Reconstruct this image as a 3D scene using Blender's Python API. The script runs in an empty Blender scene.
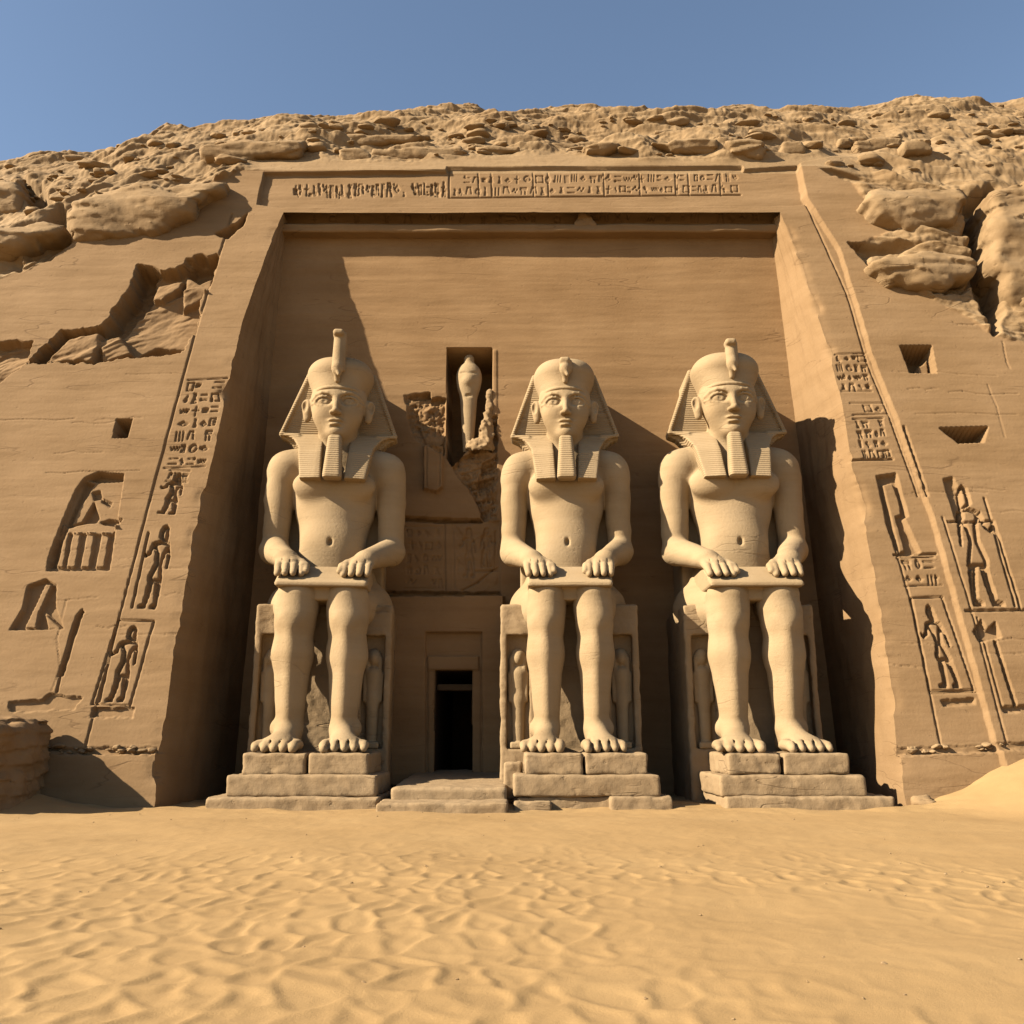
import bpy, math
import numpy as np
from mathutils import Vector

# ------------------------------------------------------------------ camera, light
scene = bpy.context.scene
COL = scene.collection
R = math.radians
CAM_H, PITCH, FPX = 3.2, R(14.0), 900.0
cs, sn = math.cos(PITCH), math.sin(PITCH)
cam = bpy.data.cameras.new('camera')
cam.sensor_width = 36.0
cam.lens = FPX / 1024 * 36.0
cam.clip_start = 0.1
cam.clip_end = 5000
cam_o = bpy.data.objects.new('camera', cam)
cam_o.location = (0, 0, CAM_H)
cam_o.rotation_euler = (R(90) + PITCH, 0, 0)
COL.objects.link(cam_o)
scene.camera = cam_o

SUN_D = Vector((2.7, 1.0, -1.78)).normalized()      # direction the light travels
elev = math.asin(-SUN_D.z)
w = bpy.data.worlds.new('World')
scene.world = w
w.use_nodes = True
nt = w.node_tree
sky = nt.nodes.new('ShaderNodeTexSky')
sky.sky_type = 'NISHITA'
sky.sun_disc = False
sky.sun_elevation = elev
sky.sun_rotation = math.atan2(-SUN_D.x, -SUN_D.y)
sky.altitude = 1800
sky.air_density = 1.25
sky.dust_density = 2.2
sky.ozone_density = 0.1
bg = nt.nodes['Background']
bg.inputs[1].default_value = 0.05
nt.links.new(sky.outputs[0], bg.inputs[0])
sun = bpy.data.lights.new('sun', 'SUN')
sun.energy = 5.0
sun.angle = R(0.5)
sun.color = (1.0, 0.87, 0.68)
sun_o = bpy.data.objects.new('sun', sun)
sun_o.rotation_euler = SUN_D.to_track_quat('-Z', 'Y').to_euler()
sun_o.location = (-60, -20, 60)
COL.objects.link(sun_o)
scene.view_settings.view_transform = 'Standard'
scene.view_settings.look = 'None'
scene.view_settings.exposure = 1.78
scene.view_settings.gamma = 1.0

# ------------------------------------------------------------------ numpy noise
def _h(ix, iy, seed):
    n = (ix.astype(np.int64) * 374761393 + iy.astype(np.int64) * 668265263 + seed * 1442695041) & 0xffffffff
    n = ((n ^ (n >> 13)) * 1274126177) & 0xffffffff
    n = ((n ^ (n >> 16)) * 2246822519) & 0xffffffff
    return ((n ^ (n >> 15)) & 0xffffff).astype(np.float32) / 16777216.0

def noise2(x, y, seed=0):
    x0 = np.floor(x); y0 = np.floor(y)
    fx = (x - x0).astype(np.float32); fy = (y - y0).astype(np.float32)
    ix = x0.astype(np.int64); iy = y0.astype(np.int64)
    ux = fx * fx * fx * (fx * (fx * 6 - 15) + 10); uy = fy * fy * fy * (fy * (fy * 6 - 15) + 10)
    def g(a, b, px, py):
        t = _h(ix + a, iy + b, seed) * 6.2831853
        return np.cos(t) * px + np.sin(t) * py
    n00 = g(0, 0, fx, fy); n10 = g(1, 0, fx - 1, fy); n01 = g(0, 1, fx, fy - 1); n11 = g(1, 1, fx - 1, fy - 1)
    a = n00 + (n10 - n00) * ux; b = n01 + (n11 - n01) * ux
    return (a + (b - a) * uy) * 1.5

def fbm2(x, y, octs=4, seed=0, gain=0.5):
    s = 0; amp = 1.0
    for o in range(octs):
        s = s + amp * noise2(x * 2 ** o + 17.3 * o, y * 2 ** o - 9.1 * o, seed + o * 13)
        amp *= gain
    return s

def worley2(x, y, seed=0, jit=0.9):
    ix = np.floor(x); iy = np.floor(y)
    f1 = np.full(x.shape, 9.0, np.float32); f2 = f1.copy(); idv = np.zeros(x.shape, np.float32)
    for a in (-1, 0, 1):
        for b in (-1, 0, 1):
            cx = ix + a; cy = iy + b
            h1 = _h(cx, cy, seed); h2 = _h(cx, cy, seed + 77)
            d = np.hypot(cx + .5 + (h1 - .5) * jit - x, cy + .5 + (h2 - .5) * jit - y).astype(np.float32)
            m = d < f1
            f2 = np.where(m, f1, np.minimum(f2, d))
            idv = np.where(m, _h(cx, cy, seed + 5), idv)
            f1 = np.where(m, d, f1)
    return f1, f2, idv

def noise3(x, y, z, seed=0):        # cheap 3D noise out of three 2D slices
    return (noise2(x + z * .61, y - z * .37, seed) + noise2(y + x * .43, z - x * .29, seed + 31) + noise2(z + y * .53, x - y * .47, seed + 59)) * .6

def sstep(a, b, x):
    t = np.clip((x - a) / (b - a), 0, 1)
    return t * t * (3 - 2 * t)

# ------------------------------------------------------------------ projection helpers (layout only)
def proj(X, Y, Z):
    d = Y * cs + (Z - CAM_H) * sn
    d = np.where(d < 0.5, 0.5, d)
    return 512 + FPX * X / d, 512 - FPX * ((Z - CAM_H) * cs - Y * sn) / d

def at(px, py, Y):
    u = (px - 512) / FPX; v = (512 - py) / FPX
    k = Y / (cs - v * sn)
    return np.array((u * k, Y, CAM_H + (sn + v * cs) * k))

# ------------------------------------------------------------------ object helpers
def link(o, parent=None):
    COL.objects.link(o)
    if parent is not None:
        o.parent = parent
    return o

def empty(name, loc=(0, 0, 0), rz=0.0, parent=None):
    o = bpy.data.objects.new(name, None)
    o.empty_display_size = 0.5
    o.location = loc
    o.rotation_euler = (0, 0, rz)
    return link(o, parent)

def tag(o, label=None, cat=None, group=None, kind=None):
    if label: o['label'] = label
    if cat: o['category'] = cat
    if group: o['group'] = group
    if kind: o['kind'] = kind
    return o

def mesh_obj(name, V, Q, m, parent=None, smooth=True, loc=None):
    V = np.ascontiguousarray(V, np.float32); Q = np.ascontiguousarray(Q, np.int32)
    me = bpy.data.meshes.new(name)
    n = len(Q); k = Q.shape[1]
    me.vertices.add(len(V)); me.vertices.foreach_set('co', V.ravel())
    me.loops.add(n * k); me.loops.foreach_set('vertex_index', Q.ravel())
    me.polygons.add(n)
    me.polygons.foreach_set('loop_start', np.arange(0, n * k, k, dtype=np.int32))
    me.polygons.foreach_set('use_smooth', np.full(n, smooth, dtype=bool))
    me.update(calc_edges=True)
    me.materials.append(m)
    o = bpy.data.objects.new(name, me)
    if loc is not None: o.location = loc
    return link(o, parent)

def grid_quads(nr, nc, mask=None):
    idx = np.arange(nr * nc, dtype=np.int32).reshape(nr, nc)
    q = np.stack([idx[:-1, :-1], idx[:-1, 1:], idx[1:, 1:], idx[1:, :-1]], -1).reshape(-1, 4)
    if mask is not None: q = q[mask.ravel()]
    return q

def sub_mesh(name, P, Q, m, parent=None, smooth=True):
    """object from the vertices of P that Q uses"""
    u, inv = np.unique(Q.ravel(), return_inverse=True)
    return mesh_obj(name, P[u], inv.reshape(Q.shape), m, parent, smooth)

# ------------------------------------------------------------------ signed distance field modeller
class Field:
    def __init__(s, xs, ys, zs):
        s.xs, s.ys, s.zs = [np.asarray(a, np.float32) for a in (xs, ys, zs)]
        s.F = np.full((len(xs), len(ys), len(zs)), 9.0, np.float32)
    def _blk(s, lo, hi, m):
        sl = []; g = []
        for a, l, h in zip((s.xs, s.ys, s.zs), lo, hi):
            i0 = max(0, np.searchsorted(a, l - m)); i1 = min(len(a), np.searchsorted(a, h + m) + 1)
            if i1 <= i0: return None, None
            sl.append(slice(i0, i1)); g.append(a[i0:i1])
        return tuple(sl), np.meshgrid(*g, indexing='ij', sparse=True)
    def add(s, fn, lo, hi, k=0.2):
        sl, g = s._blk(lo, hi, k + .25)
        if sl is None: return
        b = fn(*g); a = s.F[sl]
        if k <= 0: s.F[sl] = np.minimum(a, b); return
        h = np.clip(.5 + .5 * (a - b) / k, 0, 1)
        s.F[sl] = a + (b - a) * h - k * h * (1 - h)
    def cut(s, fn, lo, hi, k=0.1):
        sl, g = s._blk(lo, hi, k + .25)
        if sl is None: return
        b = -fn(*g); a = s.F[sl]
        h = np.clip(.5 - .5 * (a - b) / max(k, 1e-4), 0, 1)
        s.F[sl] = a + (b - a) * h + k * h * (1 - h)
    def cone(s, p, q, r1, r2, k=0.2, sc=(1, 1, 1), cut=False):
        p = np.array(p, np.float32); q = np.array(q, np.float32); sc = np.array(sc, np.float32)
        rr = max(r1, r2) * sc
        lo = np.minimum(p, q) - rr; hi = np.maximum(p, q) + rr
        ps = p / sc; d = (q - p) / sc; L2 = float(d @ d) + 1e-9
        def fn(x, y, z):
            ax = x / sc[0] - ps[0]; ay = y / sc[1] - ps[1]; az = z / sc[2] - ps[2]
            t = np.clip((ax * d[0] + ay * d[1] + az * d[2]) / L2, 0, 1)
            return (np.sqrt((ax - t * d[0]) ** 2 + (ay - t * d[1]) ** 2 + (az - t * d[2]) ** 2) - (r1 + (r2 - r1) * t)) * float(sc.min())
        (s.cut if cut else s.add)(fn, lo, hi, k)
    def ell(s, c, r, k=0.2, cut=False):
        c = np.array(c, np.float32); r = np.array(r, np.float32)
        def fn(x, y, z):
            q = np.sqrt(((x - c[0]) / r[0]) ** 2 + ((y - c[1]) / r[1]) ** 2 + ((z - c[2]) / r[2]) ** 2)
            return (q - 1) * float(r.min())
        (s.cut if cut else s.add)(fn, c - r, c + r, k)
    def box(s, lo, hi, rad=0.1, k=0.0, cut=False):
        c = (np.array(lo) + np.array(hi)) / 2; e = (np.array(hi) - np.array(lo)) / 2 - rad
        def fn(x, y, z):
            qx = abs(x - c[0]) - e[0]; qy = abs(y - c[1]) - e[1]; qz = abs(z - c[2]) - e[2]
            return np.sqrt(np.maximum(qx, 0) ** 2 + np.maximum(qy, 0) ** 2 + np.maximum(qz, 0) ** 2) + np.minimum(np.maximum(np.maximum(qx, qy), qz), 0) - rad
        (s.cut if cut else s.add)(fn, lo, hi, k)
    def line(s, pts, r, k=0.08, cut=False):
        for p, q in zip(pts[:-1], pts[1:]): s.cone(p, q, r, r, k, cut=cut)
    def mesh(s):
        F = s.F
        ins = F < 0
        nx, ny, nz = F.shape
        cnt = np.zeros((nx - 1, ny - 1, nz - 1), np.int8)
        for a in (0, 1):
            for b in (0, 1):
                for c in (0, 1):
                    cnt += ins[a:nx - 1 + a, b:ny - 1 + b, c:nz - 1 + c]
        act = (cnt > 0) & (cnt < 8)
        I, J, K = np.nonzero(act)
        vid = np.full(act.shape, -1, np.int32); vid[I, J, K] = np.arange(len(I))
        S = np.zeros((len(I), 3), np.float32); C = np.zeros(len(I), np.float32)
        cr = [(a, b, c) for a in (0, 1) for b in (0, 1) for c in (0, 1)]
        val = {o: F[I + o[0], J + o[1], K + o[2]] for o in cr}
        for o in cr:
            for ax in range(3):
                if o[ax]: continue
                o2 = list(o); o2[ax] = 1; o2 = tuple(o2)
                a = val[o]; b = val[o2]; m = (a < 0) != (b < 0)
                t = np.where(m, a / np.where(m, a - b, 1), 0)
                for d in range(3):
                    S[:, d] += np.where(m, o[d] + (t if d == ax else 0), 0)
                C += m
        S /= C[:, None]
        V = np.stack([s.xs[I] + S[:, 0] * (s.xs[I + 1] - s.xs[I]), s.ys[J] + S[:, 1] * (s.ys[J + 1] - s.ys[J]), s.zs[K] + S[:, 2] * (s.zs[K + 1] - s.zs[K])], -1)
        Q = []
        def emit(A, B, e):
            # A,B inside flags along an edge; e gives the four neighbouring cells
            m = A != B
            i, j, k = np.nonzero(m)
            fl = A[i, j, k]
            return i, j, k, fl
        i, j, k, f = emit(ins[:-1, 1:-1, 1:-1], ins[1:, 1:-1, 1:-1], 0); j = j + 1; k = k + 1
        q = np.stack([vid[i, j - 1, k - 1], vid[i, j, k - 1], vid[i, j, k], vid[i, j - 1, k]], -1); q[~f] = q[~f][:, ::-1]; Q.append(q)
        i, j, k, f = emit(ins[1:-1, :-1, 1:-1], ins[1:-1, 1:, 1:-1], 1); i = i + 1; k = k + 1
        q = np.stack([vid[i - 1, j, k - 1], vid[i - 1, j, k], vid[i, j, k], vid[i, j, k - 1]], -1); q[~f] = q[~f][:, ::-1]; Q.append(q)
        i, j, k, f = emit(ins[1:-1, 1:-1, :-1], ins[1:-1, 1:-1, 1:], 2); i = i + 1; j = j + 1
        q = np.stack([vid[i - 1, j - 1, k], vid[i, j - 1, k], vid[i, j, k], vid[i - 1, j, k]], -1); q[~f] = q[~f][:, ::-1]; Q.append(q)
        return V, np.concatenate(Q)

def ax(lo, hi, h):
    return np.arange(lo, hi + h, h)

def poly_dist(pts, x, y):
    """signed distance (negative inside) to a polygon"""
    pts = np.asarray(pts, np.float32)
    d = np.full(x.shape, 1e9, np.float32); inside = np.zeros(x.shape, bool)
    for (x0, y0), (x1, y1) in zip(pts, np.roll(pts, -1, 0)):
        ex, ey = x1 - x0, y1 - y0
        wx = x - x0; wy = y - y0
        t = np.clip((wx * ex + wy * ey) / (ex * ex + ey * ey + 1e-9), 0, 1)
        d = np.minimum(d, (wx - ex * t) ** 2 + (wy - ey * t) ** 2)
        c = ((y0 <= y) & (y1 > y)) | ((y1 <= y) & (y0 > y))
        xi = x0 + (y - y0) * ex / (ey if abs(ey) > 1e-9 else 1e-9)
        inside ^= c & (x < xi)
    d = np.sqrt(d)
    return np.where(inside, -d, d)

# ------------------------------------------------------------------ materials
def stone(name, cols, strata=1.0, grain=0.35, bump=0.6, fine=6.0, stripes=None, pos='world', crack=1.0):
    m = bpy.data.materials.new(name); m.use_nodes = True
    t = m.node_tree; N = t.nodes; L = t.links
    b = N['Principled BSDF']; b.inputs['Roughness'].default_value = 0.93
    b.inputs['Specular IOR Level'].default_value = 0.15
    if pos == 'world':
        src = N.new('ShaderNodeNewGeometry').outputs['Position']
    else:
        src = N.new('ShaderNodeTexCoord').outputs['Object']
    def mapped(scale):
        mp = N.new('ShaderNodeMapping'); mp.inputs['Scale'].default_value = scale
        L.new(src, mp.inputs['Vector']); return mp.outputs[0]
    def noise(scale, sc=1.0, det=6, rough=.6, dist=0.0):
        n = N.new('ShaderNodeTexNoise'); n.inputs['Scale'].default_value = sc
        n.inputs['Detail'].default_value = det; n.inputs['Roughness'].default_value = rough
        n.inputs['Distortion'].default_value = dist
        L.new(mapped(scale), n.inputs['Vector']); return n.outputs['Fac']
    def math_(op, a, bb):
        n = N.new('ShaderNodeMath'); n.operation = op
        for k, v in enumerate((a, bb)):
            if isinstance(v, (int, float)): n.inputs[k].default_value = v
            else: L.new(v, n.inputs[k])
        return n.outputs[0]
    st = noise((.06, .06, 1.1), strata, 7, .62, .25)
    blot = noise((.22, .22, .3), 1.0, 5, .6)
    gr = noise((1, 1, 1), fine, 6, .7)
    f = math_('ADD', math_('MULTIPLY', st, .36), math_('MULTIPLY', blot, .64 - grain * .3))
    f = math_('ADD', f, math_('MULTIPLY', gr, grain * .3))
    r = N.new('ShaderNodeValToRGB')
    els = r.color_ramp.elements
    els[0].position = .30; els[0].color = (*cols[0], 1)
    els[1].position = .68; els[1].color = (*cols[2], 1)
    e = els.new(.48); e.color = (*cols[1], 1)
    L.new(f, r.inputs[0]); L.new(r.outputs[0], b.inputs['Base Color'])
    st2 = noise((.25, .25, 5.0), 1.0, 6, .6, .1)
    # bed cracks: thin contour lines of a flattened noise, broken up by a mask; and small pits
    cn = noise((.10, .10, .55), 1.0, 3, .5, .3)
    ck = math_('SUBTRACT', 1.0, math_('MULTIPLY', math_('ABSOLUTE', math_('SUBTRACT', cn, .5), 0.0), 1 / .007)); ck.node.use_clamp = True
    cm = math_('MULTIPLY', math_('SUBTRACT', noise((.3, .3, .4), 1.0, 3, .5), .50), 9.0); cm.node.use_clamp = True
    ck = math_('MULTIPLY', ck, cm)
    pit = math_('MULTIPLY', math_('SUBTRACT', noise((1, 1, 1.6), 2.6, 3, .6), .66), 9.0); pit.node.use_clamp = True
    dk = math_('ADD', math_('MULTIPLY', ck, .38 * crack), math_('MULTIPLY', pit, .22 * crack)); dk.node.use_clamp = True
    mx = N.new('ShaderNodeMix'); mx.data_type = 'RGBA'
    L.new(dk, mx.inputs[0]); L.new(r.outputs[0], mx.inputs[6]); mx.inputs[7].default_value = (cols[0][0] * .45, cols[0][1] * .4, cols[0][2] * .4, 1)
    L.new(mx.outputs[2], b.inputs['Base Color'])
    hgt = math_('ADD', math_('MULTIPLY', st2, .26), math_('MULTIPLY', gr, .55))
    hgt = math_('SUBTRACT', hgt, math_('MULTIPLY', math_('ADD', ck, pit), .5 * crack))
    bp = N.new('ShaderNodeBump'); bp.inputs['Strength'].default_value = bump
    bp.inputs['Distance'].default_value = .08
    L.new(hgt, bp.inputs['Height'])
    nrm = bp.outputs[0]
    if stripes:
        tc = N.new('ShaderNodeTexCoord')
        wv = N.new('ShaderNodeTexWave'); wv.wave_type = 'BANDS'; wv.bands_direction = 'Z'
        wv.wave_profile = 'SIN'
        wv.inputs['Scale'].default_value = stripes; wv.inputs['Distortion'].default_value = .25
        wv.inputs['Detail'].default_value = 1
        L.new(tc.outputs['Object'], wv.inputs['Vector'])
        b2 = N.new('ShaderNodeBump'); b2.inputs['Strength'].default_value = .6; b2.inputs['Distance'].default_value = .04
        L.new(wv.outputs['Fac'], b2.inputs['Height']); L.new(nrm, b2.inputs['Normal'])
        nrm = b2.outputs[0]
    L.new(nrm, b.inputs['Normal'])
    return m

def sc3(c, f): return tuple(tuple(v * f * .86 for v in k) for k in c)
M_WALL = stone('sandstone_wall', sc3(((.165, .095, .041), (.215, .129, .060), (.265, .166, .082)), .94), 1.0, .35, .32)
M_CLIFF = stone('sandstone_cliff', sc3(((.195, .117, .053), (.245, .153, .075), (.295, .19, .099)), .76), .8, .35, .38)
M_ROCK = stone('weathered_rock', sc3(((.19, .117, .055), (.28, .186, .096), (.345, .24, .134)), .74), .7, .5, .8, 3.0)
STC = sc3(((.275, .190, .100), (.345, .248, .140), (.40, .295, .175)), .76)
M_STAT = stone('carved_sandstone', STC, 1.0, .3, .55, 7.0, crack=.55)
M_NEMES = stone('striped_sandstone', STC, 1.0, .3, .4, 7.0, stripes=2.3)
M_BEARD = stone('ribbed_sandstone', STC, 1.0, .3, .4, 7.0, stripes=2.3)
M_PED = stone('plinth_sandstone', sc3(((.225, .152, .08), (.28, .196, .11), (.32, .23, .135)), .8), .9, .45, .6, 6.0)
M_SAND = stone('desert_sand', sc3(((.285, .180, .076), (.335, .216, .095), (.375, .249, .114)), .80), .25, .6, .3, 22.0, crack=0.0)
M_SHADE = stone('painted_shade_stone', ((.05, .032, .018), (.065, .042, .022), (.08, .05, .028)), 1.0)  # same stone darkened: the shade inside the doorway is put into its colour

# ------------------------------------------------------------------ relief carving
class Carver:
    """adds carved depth to a height array H; outlines are given in elevation coordinates PX, PY"""
    def __init__(s, PX, PY):
        s.PX, s.PY = PX, PY
        s.H = np.zeros(PX.shape, np.float32)
        s.rough = np.zeros(PX.shape, np.float32)
        # per row bounds are monotonic enough for a fast search of the rows
        s.rmin = PY.min(1); s.rmax = PY.max(1); s.cmin = PX.min(0); s.cmax = PX.max(0)
    def blk(s, pts, m):
        pts = np.asarray(pts, float)
        r = np.nonzero((s.rmax >= pts[:, 1].min() - m) & (s.rmin <= pts[:, 1].max() + m))[0]
        c = np.nonzero((s.cmax >= pts[:, 0].min() - m) & (s.cmin <= pts[:, 0].max() + m))[0]
        if len(r) == 0 or len(c) == 0: return None
        return slice(r[0], r[-1] + 1), slice(c[0], c[-1] + 1)
    def wob(s, sl, amp, sc=.09, seed=3):
        return amp * fbm2(s.PX[sl] * sc, s.PY[sl] * sc, 3, seed)
    def poly(s, pts, depth, soft=1.0, wob=0.0, grad=None, rough=None, seed=3):
        m = soft + wob * 2 + 2
        sl = s.blk(pts, m)
        if sl is None: return
        d = poly_dist(pts, s.PX[sl], s.PY[sl])
        if wob: d = d + s.wob(sl, wob, seed=seed)
        a = sstep(soft * .5, -soft * .5, d)
        if grad is not None:
            y = np.asarray(pts)[:, 1]; t = np.clip((s.PY[sl] - y.min()) / (y.max() - y.min()), 0, 1)
            s.H[sl] += a * depth * (grad + (1 - grad) * t)
        else:
            s.H[sl] += a * depth
        if rough is not None:
            s.rough[sl] = np.maximum(s.rough[sl], a * rough)
    def dome(s, pts, depth, width, wob=2.0, rough=None, seed=3):
        sl = s.blk(pts, width + 4)
        if sl is None: return
        d = poly_dist(pts, s.PX[sl], s.PY[sl])
        if wob: d = d + s.wob(sl, wob, .07, seed) + s.wob(sl, wob * .4, .3, seed + 4)
        t = np.clip(-d / width, 0, 1)
        s.H[sl] += depth * np.sqrt(1 - (1 - t) ** 2)
        if rough is not None:
            s.rough[sl] = np.maximum(s.rough[sl] * (1 - sstep(0, .3, t)), sstep(0, .2, t) * rough)
    def sunk(s, pts, depth, wdt=2.0, keep=.3, soft=1.0):
        """incised outline, body of the figure rounded up inside it"""
        sl = s.blk(pts, 3)
        if sl is None: return
        d = poly_dist(pts, s.PX[sl], s.PY[sl])
        a = sstep(soft * .5, -soft * .5, d)
        s.H[sl] -= a * depth * (1 - (1 - keep) * sstep(wdt * .5, wdt * 2.0, -d))
    def line(s, pts, wdt, depth):
        for (p, q) in zip(pts[:-1], pts[1:]):
            sl = s.blk([p, q], wdt + 2)
            if sl is None: continue
            x = s.PX[sl] - p[0]; y = s.PY[sl] - p[1]
            ex, ey = q[0] - p[0], q[1] - p[1]
            t = np.clip((x * ex + y * ey) / (ex * ex + ey * ey + 1e-9), 0, 1)
            d = np.hypot(x - ex * t, y - ey * t)
            a = sstep(wdt * .5 + .5, wdt * .5 - .5, d)
            s.H[sl] = np.minimum(s.H[sl], s.H[sl] * (1 - a) + (s.H[sl] - depth) * a)

def quad_map(q):
    q = np.asarray(q, float)      # TL, TR, BR, BL
    def f(u, v):
        return tuple((q[0] * (1 - u) + q[1] * u) * (1 - v) + (q[3] * (1 - u) + q[2] * u) * v)
    return f

def circ(u, v, r, n=12, ry=None):
    ry = r if ry is None else ry
    return [(u + r * math.cos(i * 6.2832 / n), v + ry * math.sin(i * 6.2832 / n)) for i in range(n)]

FIGURE = {   # striding figure, unit box, facing left
    'head': [(.40, .10), (.44, .04), (.54, .02), (.64, .05), (.68, .13), (.70, .21), (.56, .20), (.50, .19), (.42, .17)],
    'body': [(.30, .22), (.50, .20), (.76, .22), (.80, .27), (.70, .36), (.66, .46), (.78, .62), (.80, .66), (.36, .66), (.34, .60), (.44, .46), (.40, .34), (.28, .27)],
    'leg1': [(.38, .66), (.54, .66), (.52, .82), (.46, .97), (.24, .97), (.24, .94), (.36, .92), (.38, .80)],
    'leg2': [(.60, .66), (.78, .66), (.82, .82), (.82, .97), (.62, .97), (.62, .94), (.72, .91), (.68, .80)],
    'arm': [(.30, .24), (.26, .36), (.10, .40), (.02, .36), (.03, .33), (.12, .36), (.20, .32), (.24, .23)],
    'arm2': [(.78, .24), (.86, .36), (.88, .50), (.84, .51), (.80, .38), (.74, .30)],
}
def figure(c, q, depth=.3, flip=False, staff=True, skip=(), wdt=2.2):
    f = quad_map(q)
    mp = lambda u, v: f(1 - u, v) if flip else f(u, v)
    for k, pts in FIGURE.items():
        if k in skip: continue
        c.sunk([mp(*p) for p in pts], depth, wdt, .25)
    if staff:
        c.line([mp(.03, .12), mp(.05, .97)], 1.6, depth * .7)

GRNG = np.random.RandomState(11)
def glyphs(c, q, nu, nv, depth=.14, lines=True, w_=1.2, skip=.06):
    depth *= .72; w_ = min(w_, 1.15)
    """rows of small signs like the ones cut in the photograph"""
    f = quad_map(q); r = GRNG
    for j in range(nv):
        cuts = np.concatenate([[0], np.cumsum(r.uniform(.55, 1.5, nu))]); cuts /= cuts[-1]
        for i in range(nu):
            if r.rand() < skip: continue
            wd = cuts[i + 1] - cuts[i]
            u0, u1 = cuts[i] + wd * r.uniform(.04, .2), cuts[i + 1] - wd * r.uniform(0, .12)
            v0 = (j + r.uniform(.03, .22)) / nv; v1 = (j + r.uniform(.78, .98)) / nv
            tl = r.uniform(-.12, .12)
            g = lambda a, b: f(u0 + (u1 - u0) * (a + tl * (b - .5)), v0 + (v1 - v0) * b)
            if r.rand() < .3: c.poly([g(*p) for p in circ(r.uniform(.1, .9), r.uniform(.1, .9), .16, 6)], -depth * .8, 1.0)
            k = r.randint(0, 12)
            if k == 0: c.sunk([g(*p) for p in circ(.5, .5, .42, 10)], depth, 1.2, .2)
            elif k == 1: c.line([g(*p) for p in ((.1, .15), (.9, .15), (.9, .85), (.1, .85), (.1, .15))], w_, depth)
            elif k == 2: c.line([g(a / 6, .35 + .35 * (a % 2)) for a in range(7)], w_, depth)
            elif k == 3:
                for a in (.2, .5, .8): c.line([g(a, .1), g(a, .9)], w_, depth)
            elif k == 4: c.sunk([g(*p) for p in ((.1, .3), (.35, .1), (.5, .35), (.95, .75), (.6, .75), (.62, .98), (.48, .98), (.48, .7), (.2, .5))], depth, 1.2, .1)
            elif k == 5: c.sunk([g(*p) for p in ((.05, .55), (.5, .2), (.95, .55), (.5, .85))], depth, 1.2, .3)
            elif k == 6:
                c.line([g(.5, .1), g(.5, .95)], w_, depth); c.line([g(.2, .45), g(.8, .45)], w_, depth)
            elif k == 7:
                c.line([g(.1, .25), g(.9, .25)], w_, depth); c.line([g(.1, .75), g(.9, .75)], w_, depth)
            elif k == 8: c.sunk([g(*p) for p in ((.3, .05), (.7, .1), (.6, .4), (.85, .95), (.2, .95), (.4, .4))], depth, 1.2, .1)
            elif k == 9:
                c.line([g(.15, .9), g(.3, .1), g(.7, .1), g(.85, .9)], w_, depth)
            elif k == 10: c.line([g(.1, .5), g(.4, .15), g(.6, .6), g(.9, .2)], w_, depth)
            else: c.sunk([g(*p) for p in ((.1, .1), (.9, .1), (.9, .45), (.1, .45))], depth, 1.2, .2); c.line([g(.3, .55), g(.3, .95)], w_, depth); c.line([g(.7, .55), g(.7, .95)], w_, depth)
    if lines:
        for v in (0, 1): c.line([f(0, v), f(1, v)], 1.4, depth * .8)

# ------------------------------------------------------------------ the cliff: one height field, cut into parts
Z_SOF, Z_TOP = 37.3, 41.2
YB, YK = 44.5, .247
def Yf(z): return YB + YK * z
def on_face(px, py):
    """point of the leaning dressed face seen at a place of the photograph"""
    u = (px - 512) / FPX; v = (512 - py) / FPX
    k = (YB + YK * CAM_H) / ((cs - v * sn) - YK * (sn + v * cs))
    return u * k, CAM_H + k * (sn + v * cs)
_l = [on_face(*p) for p in ((158, 802), (160, 757), (167, 708), (173, 660), (183, 612), (189, 566), (204, 494), (216, 443), (232, 367), (242, 323), (257, 280), (270, 245), (285, 209))]
_r = [on_face(*p) for p in ((901, 792), (893, 710), (887, 664), (881, 617), (871, 560), (863, 518), (852, 467), (842, 402), (828, 352), (824, 338), (809, 294), (799, 262), (777, 204))]
def XL(z): return np.interp(z, [p[1] for p in _l], [p[0] for p in _l])
def XR(z): return np.interp(z, [p[1] for p in _r], [p[0] for p in _r])

zA = np.linspace(-1.0, Z_SOF, 640); zB = np.linspace(Z_SOF, Z_TOP, 90)[1:]
zrow = np.concatenate([zA, zB]); NP = len(zrow); IS = len(zA) - 1
NH = 250
side = np.concatenate([np.arange(0, 27, .058), 27 * np.geomspace(1.005, 9, 60)])
cen = np.linspace(0, 1, 640)
nS = len(side); nC = len(cen); NCOL = nS + nC - 2 + nS
X = np.zeros((NP, NCOL), np.float64)
xl = XL(zrow)[:, None]; xr = XR(zrow)[:, None]
X[:, :nS] = xl - side[::-1][None]
X[:, nS - 1:nS - 1 + nC] = xl + (xr - xl) * cen[None]
X[:, nS + nC - 2:] = xr + side[None]
iL = nS - 1; iR = nS + nC - 2          # columns of the two recess edges
Xt = X[-1]
ztop = np.where(Xt < -19, Z_TOP - .62 * (-19 - Xt), np.where(Xt > 22, Z_TOP - .35 * (Xt - 22), Z_TOP))
ztop = np.maximum(ztop, 22.0)
ztop = np.where(np.abs(Xt) > 45, np.maximum(ztop - .1 * (np.abs(Xt) - 45), 12), ztop)
Zp = np.where(zrow[:, None] < Z_SOF - 2, zrow[:, None], zrow[:, None])
# rows squeeze below the lower rim on the two flanks
frac = (zrow + 1.0) / (Z_TOP + 1.0)
Zp = -1.0 + frac[:, None] * (ztop[None] + 1.0)
Yp = Yf(Zp)
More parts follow.
